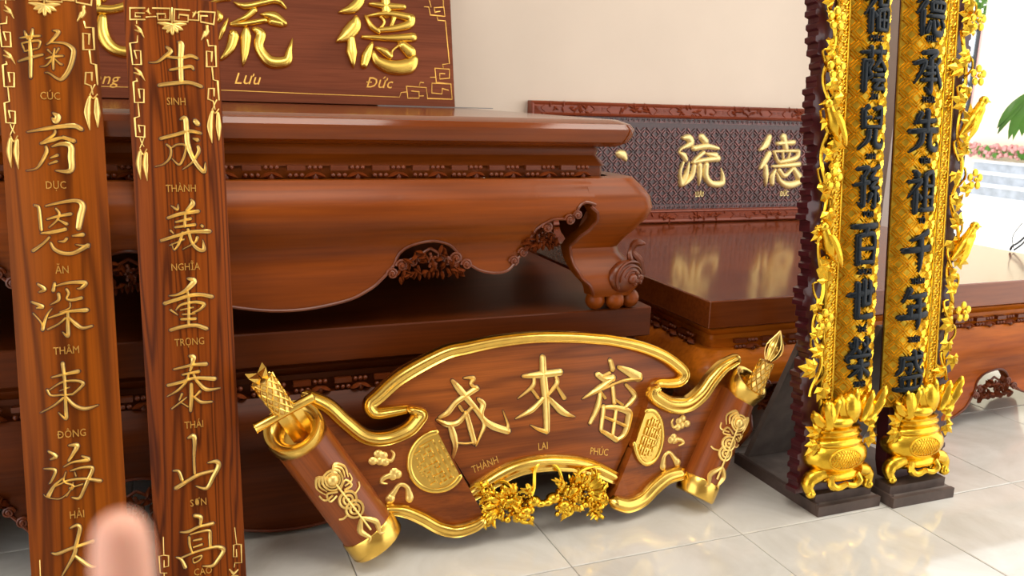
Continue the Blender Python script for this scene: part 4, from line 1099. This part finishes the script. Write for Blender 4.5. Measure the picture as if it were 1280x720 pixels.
    mb.tube(crom([(hx + s * .01, hy + .02, .05), (an[0] + s * .03, an[1] - .06, .045), (an[0] + s * .022, an[1] - .01, .04), (an[0], an[1] + .012, .036), (an[0] - s * .026, an[1] + .012, .034)], 18), [.008, .007, .0065, .006, .006, .005, .0045, .003], 7)
    w0 = dr[7] if s < 0 else dr[9]; w1 = dr[8] if s < 0 else dr[10]
    mb.tube(crom([(w0[0], w0[1] - .03, .05), (w0[0] + s * .02, w0[1] + .01, .048), (w1[0], w1[1], .04), (w1[0] + s * .025, w1[1] - .005, .04)], 14), [.007, .0065, .006, .006, .005, .004, .0025], 6)
    mb.build('antler', M_GILT, bo)
dragon(-1); dragon(1)

# ------------------------------------------------------------------ gilded couplet boards and their stands
GLY = {
 'phuc': '22,2 32,12|12,16;8,28 40,22|9,13;40,24 8,62|12,4;26,50 26,98|13;32,56 42,66|8,13;50,10 94,8|10,14;56,22 56,42|11;56,22 90,20 88,40|11,13;56,42 88,40|9;50,54 52,94|12;50,54 94,50 92,94|11,14;52,94 92,94|10;52,74 92,72|8;72,54 72,94|9',
 'am': '6,14 94,12|9,13;32,2 32,24|11;66,2 66,24|11;14,32 14,98|13;14,34 36,34 24,52 36,66 18,74|9,12,8;68,28 40,52|13,5;66,30 96,52|9,13;52,52 76,52|9;50,64 88,62|9,11;44,76 94,74|10,12;66,76 48,94 86,92|11,8,12;80,84 92,98|8,14',
 'nhi': '32,2 16,12|14,8;18,10 20,48|13;22,28 42,26|9;56,8 84,6 82,48|11,14;60,28 80,26|8;20,48 82,46|9;38,54 34,76 6,98|13,13,4;62,54 62,86 92,90 96,74|13,15,15,5',
 'ton': '8,10 42,8 26,28|11,13,9;26,28 28,92 14,86|13,13,4;2,46 46,40|9,13;90,4 50,14|13,7;70,14 54,32 84,32 54,52 92,52|9,11,9,11,10;72,52 72,96 62,90|12,12,4;58,66 46,86|11,5;84,64 96,82|7,14',
 'bach': '4,10 96,8|13,16;52,12 40,30|13,8;20,32 22,96|14;20,32 82,30 80,96|12,15;22,62 80,60|10;22,92 80,92|11',
 'the': '2,38 98,28|13,16;26,10 28,90|14;50,4 50,62|14;74,8 74,60|14;50,60 74,58|10;28,90 92,88|12,16',
 'vinh': '28,4 26,28 6,46|12,12,5;12,14 18,24|7,11;42,10 36,20|10,6;28,26 44,38|8,12;70,4 70,26 56,42|12,11,6;56,14 62,22|7,10;88,10 80,20|10,6;70,26 92,40|8,13;8,60 10,48 92,46 86,58|9,11,11,6;12,72 88,68|11,13;50,56 50,98|14;48,74 14,96|12,5;52,74 90,94|9,15',
 'duc': '24,2 6,26|15,6;26,24 4,50|15,6;18,44 18,98|14,9;38,12 94,10|10,13;66,2 66,24|12;42,26 44,46|10;42,26 92,26 88,46|10,12;44,44 88,44|9;58,28 58,44|7;74,28 74,44|7;36,56 96,56|9,13;40,68 32,92|8,13;50,66 56,92 84,94 92,80|8,15,16,6;62,66 68,76|8,12;82,64 96,80|8,14',
 'thua': '28,8 70,6 50,22|13,15,10;50,22 52,96 38,86|14,14,4;36,42 64,40|10;34,56 66,54|10;28,70 72,68|11;6,32 32,30 6,78|12,13,4;86,22 66,40|13,6;64,34 98,82|10,17',
 'tien': '30,8 14,32|14,6;18,28 84,24|11,13;50,2 50,48|15;4,50 96,46|13,16;36,52 32,76 4,98|14,13,4;62,50 62,84 92,90 96,74|14,16,16,5',
 'to': '22,2 30,12|12,17;8,26 40,22|10,13;40,24 6,62|13,4;26,48 26,98|14;32,54 42,66|8,13;56,10 56,90|14;56,10 86,8 86,90|12,14;56,36 86,36|9;56,62 86,62|9;44,92 98,90|12,14',
 'thien': '80,4 22,24|17,6;4,48 96,42|15,18;52,16 54,60 50,100|17,17,4',
 'nien': '28,2 8,32|15,5;22,20 88,16|12,14;28,44 84,40|11,13;30,44 30,68|12;2,70 98,64|14,17;58,20 60,70 56,100|16,16,4',
 'thinh': '14,20 88,16|11,13;16,20 14,44 2,62|13,12,4;22,36 42,34 38,56 28,50|9,11,9,4;52,2 60,36 88,58 94,44|13,13,14,4;84,26 56,56|11,4;74,4 86,12|8,12;16,68 18,92|11;16,68 84,66 82,92|11,12;38,68 38,92|8;60,68 60,92|8;2,96 98,94|13,15',
}
def glyph(key):
    for st in GLY[key].split(';'):
        a, _, b = st.partition('|')
        yield [tuple(map(float, q.split(','))) for q in a.split()], [float(x) for x in b.split(',')]

def herringbone(mb, u0, u1, v0, v1, surf, cell=.029, lift=.0):
    nu = int(round((u1 - u0) / cell)); nv = int((v1 - v0) / cell); cu = (u1 - u0) / nu
    for i in range(nu):
        for j in range(nv):
            x = u0 + cu * (i + .5); y = v0 + cell * (j + .5); s = 1 if (i + j) % 2 else -1
            e = .01; sl = (surf(x + e, y) - surf(x - e, y)) / (2 * e)
            Q = Matrix.Translation((x, y, surf(x, y) + lift)) @ Matrix.Rotation(-math.atan(sl), 4, 'Y') @ Matrix.Rotation(s * PI / 4, 4, 'Z')
            for k in (-1, 0, 1):
                l = cell * (1.3 - .32 * abs(k)); w = .0021
                y0 = k * cell * .30
                mb.add([(-l / 2, y0 - w * 1.4, -.001), (l / 2, y0 - w * 1.4, -.001), (l / 2, y0 + w * 1.4, -.001), (-l / 2, y0 + w * 1.4, -.001), (-l / 2, y0, .0048), (l / 2, y0, .0048)],
                       [(0, 1, 5, 4), (2, 3, 4, 5), (0, 4, 3), (1, 2, 5)], Q)

def petal_flower(mb, c, r, tilt=0.0):
    for k in range(5):
        a = 2 * PI * k / 5 + .3
        mb.ball((c[0] + r * .66 * math.cos(a), c[1] + r * .66 * math.sin(a), c[2]), (r * .40, r * .40, r * .11), 10, 6)
    mb.ball((c[0], c[1], c[2] + r * .12), (r * .24, r * .24, r * .22), 9, 6)

def lobed_leaf(mb, c, ang, l, z):
    for k, (d, f) in enumerate(((0, 1.0), (.65, .8), (-.65, .8), (1.35, .55), (-1.35, .55))):
        a = ang + d
        x1, y1 = c[0] + l * f * math.cos(a), c[1] + l * f * math.sin(a)
        nx, ny = -math.sin(a), math.cos(a); w = l * .23
        mx_, my = (c[0] + x1) / 2, (c[1] + y1) / 2
        mb.add([(c[0], c[1], z + .006), (mx_ + nx * w, my + ny * w, z), (x1, y1, z - .004), (mx_ - nx * w, my - ny * w, z), (mx_, my, z + .011), (mx_, my, z - .006)],
               [(0, 3, 4), (3, 2, 4), (2, 1, 4), (1, 0, 4), (0, 1, 5), (1, 2, 5), (2, 3, 5), (3, 0, 5)])

def bird(mb, c, s, k=1.0):
    """perched bird looking to the side s"""
    x, y, z = c
    mb.tube(crom([(x - s * .045 * k, y - .062 * k, z - .01), (x - s * .012 * k, y - .02 * k, z), (x + s * .01 * k, y + .018 * k, z + .006), (x + s * .026 * k, y + .05 * k, z + .008)], 12), [v * k for v in (.006, .010, .016, .022, .025, .026, .024, .021, .018, .016, .015, .012)], 10)
    mb.ball((x + s * .03 * k, y + .055 * k, z + .01), .0165 * k, 10, 7)
    mb.tube([(x + s * .042 * k, y + .056 * k, z + .01), (x + s * .066 * k, y + .05 * k, z + .01)], [.007 * k, .001], 6)
    for i in range(4):
        mb.tube(crom([(x + s * (.012 - .006 * i) * k, y + (.03 - .006 * i) * k, z + .024), (x - s * (.012 + .004 * i) * k, y - (.005 + .012 * i) * k, z + .03), (x - s * (.03 + .004 * i) * k, y - (.03 + .016 * i) * k, z + .02)], 8), [.008 * k, .01 * k, .010 * k, .009 * k, .008 * k, .006 * k, .004 * k, .001], 6)

def gilt_board(label, uc, chord, s, keys, rows_c, words, rows_w, vase_c, flowers, birds, leafseed):
    """s = -1: vine on the left, +1: on the right"""
    root = thing('gilded_couplet_board', label, 'couplet board', (uc, 2.10, .066), lean(.095))
    Rr = chord / 2 / math.sin(math.radians(38)); cc = Rr * math.cos(math.radians(38))
    sf = lambda u, v: (math.sqrt(max(0, Rr * Rr - min(abs(u), chord / 2) ** 2)) - cc) if abs(u) <= chord / 2 else 0.0
    H = 1.84; e0 = chord / 2; b1 = e0 + .053; x1 = e0 + .118
    # backing with a scalloped outer edge
    poly = [(-s * (e0 - .045), .06), (-s * (e0 - .045), H)]
    n = 46
    edge = []
    for i in range(n * 2 + 1):
        v = H - (H - .0) * i / (n * 2)
        wv = x1 + (.006 if i % 2 else -.004) + .010 * math.sin(v * 21) + .006 * math.sin(v * 47 + 1)
        edge.append((s * wv, v))
    for (x, y), (x2, y2) in zip(edge, edge[1:]):
        poly += [(x, y), (x, y2 + .006)]
    poly.append((-s * e0 * .4, .0))
    MB().prism(poly, -.055, -.004).build('lacquered_back', M_RED, root, smooth=False)
    # convex panel
    rings = []
    for v in (.27, H - .02):
        r_ = [(chord / 2 * (-1 + 2 * i / 20), v, sf(chord / 2 * (-1 + 2 * i / 20), v)) for i in range(21)]
        rings.append((r_ + [(chord / 2, v, -.006), (-chord / 2, v, -.006)])[::-1])
    MB().loft(rings).build('convex_panel', M_GILT_D, root)
    mb = MB(); herringbone(mb, -chord / 2 + .002, chord / 2 - .002, .275, H - .03, sf)
    mb.build('herringbone_relief', M_GILT_F, root, smooth=False, kind='stuff')
    # border: two rims with a wave relief between
    mb = MB()
    for u, w, h in ((e0 + .006, .011, .012), (b1 - .004, .009, .010)):
        stroke(mb, [(s * u, .26), (s * u, H - .02)], [w], h, FLAT, ROUND, n=4, caps=False)
    mb.build('border_rim', M_GILT, root)
    MB().box((s * (e0 + b1) / 2, (H + .24) / 2, .0), (b1 - e0, H - .26, .006)).build('border_strip', M_GILT_D, root, smooth=False)
    mb = MB(); v = .28; k = 0
    um = (e0 + b1) / 2
    while v < H - .05:
        d = 1 if k % 2 else -1
        stroke(mb, [(s * um - .013, v + d * .006), (s * um - .004, v + .012), (s * um + .005, v + .008), (s * um + .013, v + .016 + d * .004)], [.004, .006, .006, .004], .0055, lambda a, b: .003, ROUND, n=6)
        mb.ball((s * um + d * .007, v + .002, .005), (.005, .005, .004), 6, 4)
        v += .019; k += 1
    mb.build('wave_relief', M_GILT, root)
    # characters and captions
    gw, gh = chord * .66, .142
    for key, vc in zip(keys, rows_c):
        mb = MB()
        for p, ws in glyph(key):
            P = [((x - 50) / 100 * gw, vc + (50 - y) / 100 * gh) for x, y in p]
            stroke(mb, P, [w / 100 * gh * .98 for w in ws], .0125, sf, [(-1, 0), (-.95, .8), (-.6, 1), (.6, 1), (.95, .8), (1, 0)], n=max(5, 4 * len(P)))
        mb.build('lacquered_character', M_INK, root, angle=50)
    for wd, vc in zip(words, rows_w):
        lettering(wd, 'lacquered_caption', M_INK, root, 0, vc, .021, .010, sf, squeeze=.75)
    # vine
    um = (b1 + x1) / 2
    mb = MB(); P = []
    for i in range(70):
        v = .34 + (H - .38) * i / 69
        P.append((s * (um + .016 * math.sin(v * 24)), v, .012 + .006 * math.sin(v * 31)))
    mb.tube(P, .0065, 6)
    q = random.Random(leafseed)
    for i in range(15):
        v = .38 + 1.38 * i / 15; d = 1 if i % 2 else -1
        mb.tube(crom([(s * um, v, .012), (s * (um + d * .026), v + .03, .02), (s * (um + d * .030), v + .062, .016), (s * (um + d * .012), v + .068, .018)], 10), [.005, .0045, .004, .004, .003], 5)
    mb.build('vine_stem', M_GILT, root)
    for i in range(24):
        v = .37 + 1.40 * i / 24 + q.uniform(-.01, .01); d = 1 if i % 2 else -1
        mb = MB(); lobed_leaf(mb, (s * (um + d * .014) + q.uniform(-.006, .006), v, 0), q.uniform(0, 2 * PI), q.uniform(.048, .068), .014 + q.uniform(0, .02))
        mb.build('leaf', M_GILT, root, smooth=False)
    for fu, fv in flowers:
        mb = MB(); petal_flower(mb, (fu, fv, .036), .036); mb.build('flower', M_GILT, root)
    for bu, bv in birds:
        mb = MB(); bird(mb, (bu, bv, .034), s, 1.0); mb.build('bird', M_GILT, root)
    # vase foot
    c = vase_c; vr = MB()
    vase = MB().ball((c, .128, -.004), (.128, .068, .080), 28, 14)
    vase.ball((c, .176, -.004), (.108, .030, .070), 24, 8)
    vase.lathe([(.070, .188), (.098, .196), (.104, .206), (.092, .214), (.098, .224), (.08, .234), (.05, .236)], 28,
               Matrix(((1, 0, 0, c), (0, 0, 1, 0), (0, .62, 0, -.004), (0, 0, 0, 1))))
    vo = vase.build('vase', M_GILT, root, angle=60)
    bs = lambda u, v: -.004 + .080 * math.sqrt(max(.02, 1 - ((u - c) / .128) ** 2 - ((v - .128) / .068) ** 2))
    mb = MB()
    P = [(c - .012 + .062 * math.cos(2 * PI * k / 28), .128 + .036 * math.sin(2 * PI * k / 28)) for k in range(29)]
    stroke(mb, P, [.006], .004, bs, ROUND, n=40, caps=False)
    for k in range(-5, 6):
        for d in (-1, 1):
            x0 = c - .012 + k * .011
            half = .030 * math.sqrt(max(0, 1 - (k * .011 / .058) ** 2))
            if half > .008: stroke(mb, [(x0 - d * half * .6, .128 - half), (x0 + d * half * .6, .128 + half)], [.0028], .0028, bs, LINE, n=6)
    mb.build('lattice_medallion', M_GILT_F, vo)
    mb = MB()
    mb.ball((c, .062, -.004), (.112, .030, .066), 24, 8)
    for d in (-1, 1):
        mb.tube(crom([(c + d * .07, .078, .03), (c + d * .118, .060, .02), (c + d * .128, .030, .026), (c + d * .116, .012, .032), (c + d * .128, .012, .034)], 14), [.024, .026, .024, .020, .017, .014, .014, .014], 10)
        mb.ball((c + d * .126, .013, .034), .015, 10, 7)
        mb.tube(crom([(c + d * .05, .070, .05), (c + d * .06, .045, .056), (c + d * .035, .030, .058), (c, .040, .062)], 10), [.012, .014, .012, .010], 8)
        mb.tube(crom([(c + d * .092, .07, .02), (c + d * .105, .04, .0), (c + d * .1, .004, .0)], 8), .016, 8)
    mb.build('vase_foot', M_GILT, vo)
    # lotus buds, leaves
    mb = MB()
    for x, y, rx, ry, rz in ((.028, .292, .042, .056, .036), (-.062, .272, .034, .056, .03), (.098, .285, .030, .050, .026), (-.02, .252, .06, .024, .045)):
        mb.ball((c + x, y, .03), (rx, ry, rz), 16, 10)
    mb.build('lotus_bud', M_GILT, root)
    mb = MB()
    for x, y, a, l in ((-.062, .245, 1.9, .09), (-.062, .245, 1.3, .095), (.0, .25, 1.9, .10), (.07, .25, 1.2, .105), (.095, .25, .8, .095), (.035, .25, 1.57, .11), (-.09, .245, 2.3, .075), (.11, .25, 1.1, .12)):
        x0 = c + x
        P = [(x0, y), (x0 + l * .5 * math.cos(a) + .012 * math.cos(a), y + l * .55 * math.sin(a)), (x0 + l * math.cos(a * .94), y + l * math.sin(a))]
        stroke(mb, P, [.016, .036, .030, .004], .022, lambda u, v: .040, RIDGE, n=10)
    mb.build('lotus_petal', M_GILT, root)
    for d in (-1, 1):
        for k in range(2):
            mb = MB(); lobed_leaf(mb, (c + d * (.105 + .006 * k), .222 - .035 * k, 0), PI / 2 + (1.1 if d < 0 else -1.1) + k * d * -1.2, .058, .035)
            mb.build('leaf', M_GILT, root, smooth=False)
    return root

rowL = [1.589, 1.405, 1.218, 1.030, .843, .656, .462]; wL_ = [1.500, 1.318, 1.128, .941, .752, .560, .372]
rowR = [1.590, 1.405, 1.210, 1.010, .810, .612, .398]; wR_ = [1.510, 1.314, 1.115, .915, .710, .508, .312]
gilt_board('narrow gilded couplet board with its carved vine on the left side, nearer the fan scroll', 2.128, .165, -1, ['phuc', 'am', 'nhi', 'ton', 'bach', 'the', 'vinh'], rowL,
           ['PHÚC', 'ẤM', 'NHI', 'TÔN', 'BÁCH', 'THẾ', 'VINH'], wL_, -.062,
           [(-.165, 1.55), (-.158, 1.40), (-.150, 1.055), (-.160, .60), (-.160, 1.72)], [(-.165, 1.235), (-.160, .85)], 5)
gilt_board('gilded couplet board with its carved vine and birds on the right side, nearer the doorway', 2.357, .193, 1, ['duc', 'thua', 'tien', 'to', 'thien', 'nien', 'thinh'], rowR,
           ['ĐỨC', 'THỪA', 'TIÊN', 'TỔ', 'THIÊN', 'NIÊN', 'THỊNH'], wR_, .062,
           [(.205, 1.58), (.222, 1.40), (.238, 1.05), (.225, .588), (.2, 1.72)], [(.215, 1.262), (.212, .835)], 6)

def stand(label, x0, x1, yf, xb0, xb1):
    root = thing('display_stand', label, 'stand', ((x0 + x1) / 2, yf, 0))
    w = x1 - x0
    MB().box((0, .228, .018), (w, .455, .034)).build('base_plank', M_STANDTOP, root, smooth=False, label='dusty grey base plank')
    MB().box((0, -.002, .0185), (w + .004, .016, .036)).build('front_edge', M_STAND, root, smooth=False)
    MB().box((-w / 2 + .005, .229, .0205), (.016, .448, .0405)).build('side_edge', M_STAND, root, smooth=False)
    MB().box((-.004, .055, .0505), (w - .022, .07, .031)).build('front_block', M_STAND, root, smooth=False)
    # slanting prop from the rear of the base up to the board's back
    mb = MB(); pr = [(.415, .036), (.44, .036), (.195, .60), (.17, .60)]
    mb.loft([[(-w / 2 + .03, y, z) for y, z in pr], [(w / 2 - .03, y, z) for y, z in pr]])
    mb.build('slanted_prop', M_STANDTOP, root, smooth=False)
    return root
stand('low dark wooden stand under the gilded board nearer the fan scroll', 1.972, 2.236, 2.062, 0, 0)
stand('low dark wooden stand under the gilded board nearer the doorway', 2.268, 2.546, 2.030, 0, 0)

# ------------------------------------------------------------------ yard outside
M_YARD = plain('pale_concrete', (.82, .82, .80), .9, 0, 0, .05, 1)  # pale concrete under the even sky, no sun lamp
M_STEP = plain('grey_stone_step', (.42, .46, .52), .8, 0, 0, .25, 6)
M_STEPTOP = plain('pale_step_tread', (.80, .82, .84), .8)
M_CREAM = plain('cream_house_wall', (.90, .82, .60), .8, 0, 0, .05, 1)
M_PINK = plain('pink_house_wall', (.80, .45, .42), .8)
M_GATE = plain('pale_gate_sheet', (.62, .72, .82), .6)
M_DARK = plain('dark_iron', (.03, .035, .045), .5)
M_LEAF = plain('green_leaf', (.10, .30, .03), .5, 0, .2, .4, 3)
M_BARK = plain('bark', (.12, .08, .05), .9, 0, 0, .3, 20)
M_BLOSSOM = plain('red_blossom', (.72, .34, .33), .6, 0, 0, .3, 20)
structure('floor_yard', MB().box((16, 6, -.14), (20.5, 40, .1)), M_YARD)
st = thing('entrance_steps', 'three grey stone steps across the bright yard outside', 'steps', (13.3, 9.5, -.09))
for k in range(3):
    MB().box(((.35 * k + 1.05) / 2, -.05, .075 + .185 * k), (1.05 - .35 * k, 4.6, .15)).build('step', M_STEP, st, smooth=False)
    MB().box(((.33 * k + 1.05) / 2, -.05, .1675 + .185 * k), (1.07 - .35 * k, 4.62, .035)).build('step_tread', M_STEPTOP, st, smooth=False)
structure('wall_house', MB().box((15.0, 7.85, 2.4), (1.2, 8.9, 5.0)), M_CREAM)
structure('wall_garden', MB().box((17.5, 15, 1.6), (.2, 8, 3.4)), M_PINK)
gt = thing('yard_gate', 'pale sheet gate with a dark frame beyond the yard', 'gate', (15.2, 13.86, .0))
MB().box((0, 0, 1.48), (.03, 1.6, 2.9)).build('gate_sheet', M_GATE, gt, smooth=False)
for nm, c, d in (('gate_rail', (-.03, 0, 2.93), (.06, 1.66, .05)), ('gate_rail', (-.03, 0, .05), (.06, 1.66, .05)), ('gate_post', (-.03, -.8, 1.48), (.06, .05, 2.9)), ('gate_post', (-.03, .8, 1.48), (.06, .05, 2.9))):
    MB().box(c, d).build(nm, M_DARK, gt, smooth=False)
MB().tube([(-.04, -.05, 2.7), (-.04, -.76, 1.85)], .018, 6).build('gate_brace', M_DARK, gt)
mb = MB(); mb.tube([(-.05, -.74 + .085 * math.cos(t), 2.3 + .1 * math.sin(t)) for t in [2 * PI * i / 14 for i in range(15)]], .018, 6); mb.build('gate_ring', M_DARK, gt)
o = MB().box((14.9, 12.98, .2), (.26, .32, .58)).box((14.9, 12.98, .62), (.32, .38, .06)).box((14.9, 12.98, .54), (.2, .3, .14)).build('dark_bin', M_DARK, smooth=False)
tag(o, 'dark bin by the pale yard gate', 'bin')
# flowers at the foot of the house
fb = thing('flower_bed', 'red and pink blossoms along the foot of the cream house wall', 'flowers', (14.27, 11.7, .49))
mb = MB(); q = random.Random(11)
for i in range(160):
    mb.ball((q.uniform(-.08, .05), q.uniform(-1.4, .45), q.uniform(.03, .26)), q.uniform(.02, .05), 6, 4)
mb.build('blossoms', M_BLOSSOM, fb, kind='stuff')
mb = MB()
for i in range(90):
    x, y, z = q.uniform(-.08, .06), q.uniform(-1.4, .45), q.uniform(.0, .14)
    mb.add([(x, y, z), (x - .03, y + .02, z + .05), (x, y + .01, z + .12), (x + .02, y - .02, z + .05)], [(0, 1, 2, 3)])
mb.build('foliage', M_LEAF, fb, kind='stuff')
# tree behind the gate
tr = thing('garden_tree', 'leafy green tree behind the pale yard gate', 'tree', (18.6, 16.2, -.09))
MB().tube([(0, 0, 0), (.1, 0, 1.6), (0, .1, 3.4)], [.16, .13, .08], 8).build('trunk', M_BARK, tr)
mb = MB()
for i in range(2600):
    a, b, r_ = q.uniform(0, 2 * PI), q.uniform(-1, 1), q.random() ** .4
    c = Vector((1.7 * r_ * math.cos(a) * math.sqrt(1 - b * b), 1.7 * r_ * math.sin(a) * math.sqrt(1 - b * b), 4.9 + 1.5 * r_ * b))
    d = Vector((q.uniform(-1, 1), q.uniform(-1, 1), q.uniform(-1, .3))).normalized() * .16; e = d.cross(Vector((q.random(), q.random(), q.random()))).normalized() * .05
    mb.add([c, c + d * .5 + e, c + d, c + d * .5 - e], [(0, 1, 2, 3)])
mb.build('foliage', M_LEAF, tr, kind='stuff')
# branch with long leaves near the doorway
bt = thing('mango_sapling', 'sapling with long drooping green leaves at the right edge', 'plant', (5.495, 3.813, -.13))
MB().tube(crom([(0, 0, .045), (.05, .02, .8), (-.02, .0, 1.4), (-.18, .08, 1.56), (-.36, .17, 1.60)], 18), [.030, .028, .026, .024, .022, .020, .018, .016, .014, .012, .010, .009, .008, .007, .006, .005, .004, .003], 8).build('trunk', M_BARK, bt)
def long_leaf(p, d, l, w, droop, sd=None):
    mb = MB(); d = Vector(d).normalized(); sd = Vector(sd).normalized() if sd else d.cross(Vector((0, 0, 1))).normalized()
    vs = []
    for i in range(7):
        t = i / 6; c = Vector(p) + d * l * t + Vector((0, 0, -droop * t * t)); ww = w * math.sin(PI * (.06 + .94 * t)) ** .8 if t < 1 else 0.002
        vs += [c - sd * ww / 2 + Vector((0, 0, .008)), c, c + sd * ww / 2 + Vector((0, 0, .008))]
    fs = []
    for i in range(6):
        for j in range(2):
            a = i * 3 + j; fs.append((a, a + 1, a + 4, a + 3))
    mb.add(vs, fs); return mb
tipb = Vector((-.36, .17, 1.60))
for k, (dx, dy, dz, l, dr_) in enumerate(((-.42, .35, -.8, .25, .06), (-.22, .16, -1, .29, .02), (.0, .0, -1, .28, .0), (.25, -.22, -.95, .27, .03), (.5, -.42, -.7, .27, .08), (-.3, .25, -.35, .2, .1), (.4, .5, -.6, .28, .12))):
    long_leaf(tipb, (dx, dy, dz), l, .075, dr_, (.55, -.75, .25)).build('leaf', M_LEAF, bt)
for k in range(8):
    a = 2 * PI * k / 8
    long_leaf((-.02, 0, 1.42), (math.cos(a), math.sin(a), -.1), .3, .06, .16).build('leaf', M_LEAF, bt)
# black wire loop on the reddish platform
mb = MB()
mb.tube(crom([(4.045, 3.10, .650), (4.042, 3.09, .672), (4.075, 3.085, .69), (4.13, 3.08, .735), (4.16, 3.08, .76)], 14), .0055, 6)
mb.tube(crom([(4.056, 3.09, .650), (4.085, 3.07, .685), (4.13, 3.07, .73)], 10), .0045, 6)
mb.tube(crom([(4.08, 3.11, .655), (4.06, 3.11, .72), (4.10, 3.10, .79)], 10), .002, 5)
tag(mb.build('black_wire', M_DARK), 'bent black wire on the right end of the reddish platform', 'wire')

# ------------------------------------------------------------------ hand in front of the lens
M_SKIN, N, L, b = new_mat('skin')
b.inputs['Base Color'].default_value = (.88, .46, .34, 1); b.inputs['Roughness'].default_value = .5
b.inputs['Subsurface Weight'].default_value = .25; b.inputs['Subsurface Radius'].default_value = (.012, .005, .003); b.inputs['Subsurface Scale'].default_value = .6
hand = thing('pointing_hand', 'blurred pink fingertip of a hand close to the lens at the bottom edge', 'hand', (-.0240, .227, 1.1035))
hx, hz = Vector((.98, -.18, 0)).normalized(), Vector((0, 0, 1))
hy = hz.cross(hx)
def skin_part(chains, name):
    vs, es, rs = [], [], []
    for ch in chains:
        prev = None
        for (x, y, z, r) in ch:
            p = hx * x + hy * y + hz * z
            hit = next((i for i, w in enumerate(vs) if (Vector(w) - p).length < 1e-5), None)
            if hit is None: vs.append(tuple(p)); rs.append(r); hit = len(vs) - 1
            if prev is not None and prev != hit: es.append((prev, hit))
            prev = hit
    me = bpy.data.meshes.new(name); me.from_pydata(vs, es, []); me.update()
    o = bpy.data.objects.new(name, me); COL.objects.link(o)
    sk = o.modifiers.new('skin', 'SKIN'); sk.use_smooth_shade = True
    for i, v in enumerate(me.skin_vertices[0].data if me.skin_vertices else []): v.radius = (rs[i], rs[i])
    if not me.skin_vertices:
        pass
    sub = o.modifiers.new('subd', 'SUBSURF'); sub.levels = 2; sub.render_levels = 2
    dg = bpy.context.evaluated_depsgraph_get(); dg.update()
    m2 = bpy.data.meshes.new_from_object(o.evaluated_get(dg)); bpy.data.objects.remove(o)
    m2.materials.clear(); m2.materials.append(M_SKIN); m2.name = name
    return put(name, m2, hand)
W = (0, -.02, -.10, .024); PC = (0, -.006, -.045, .026)
skin_part([[(.0, -.03, -.20, .024), W, PC, (.004, .004, .0, .0125), (.005, .008, .030, .0100), (.006, .009, .062, .0094), (.0065, .008, .098, .0088), (.007, .006, .122, .0082), (.007, .005, .131, .0058)],
           [PC, (.026, .0, -.004, .012), (.030, .026, .012, .0095), (.028, .040, -.010, .009), (.022, .026, -.026, .008)],
           [PC, (.042, -.002, -.014, .011), (.046, .024, .0, .009), (.043, .036, -.020, .0085), (.036, .022, -.034, .0075)],
           [PC, (.056, -.006, -.028, .0095), (.058, .016, -.016, .008), (.055, .026, -.032, .0075), (.048, .014, -.042, .0065)],
           [W, (-.030, .006, -.068, .013), (-.034, .026, -.040, .0105), (-.018, .040, -.022, .0095), (-.002, .044, -.014, .0075)]], 'hand_and_finger')
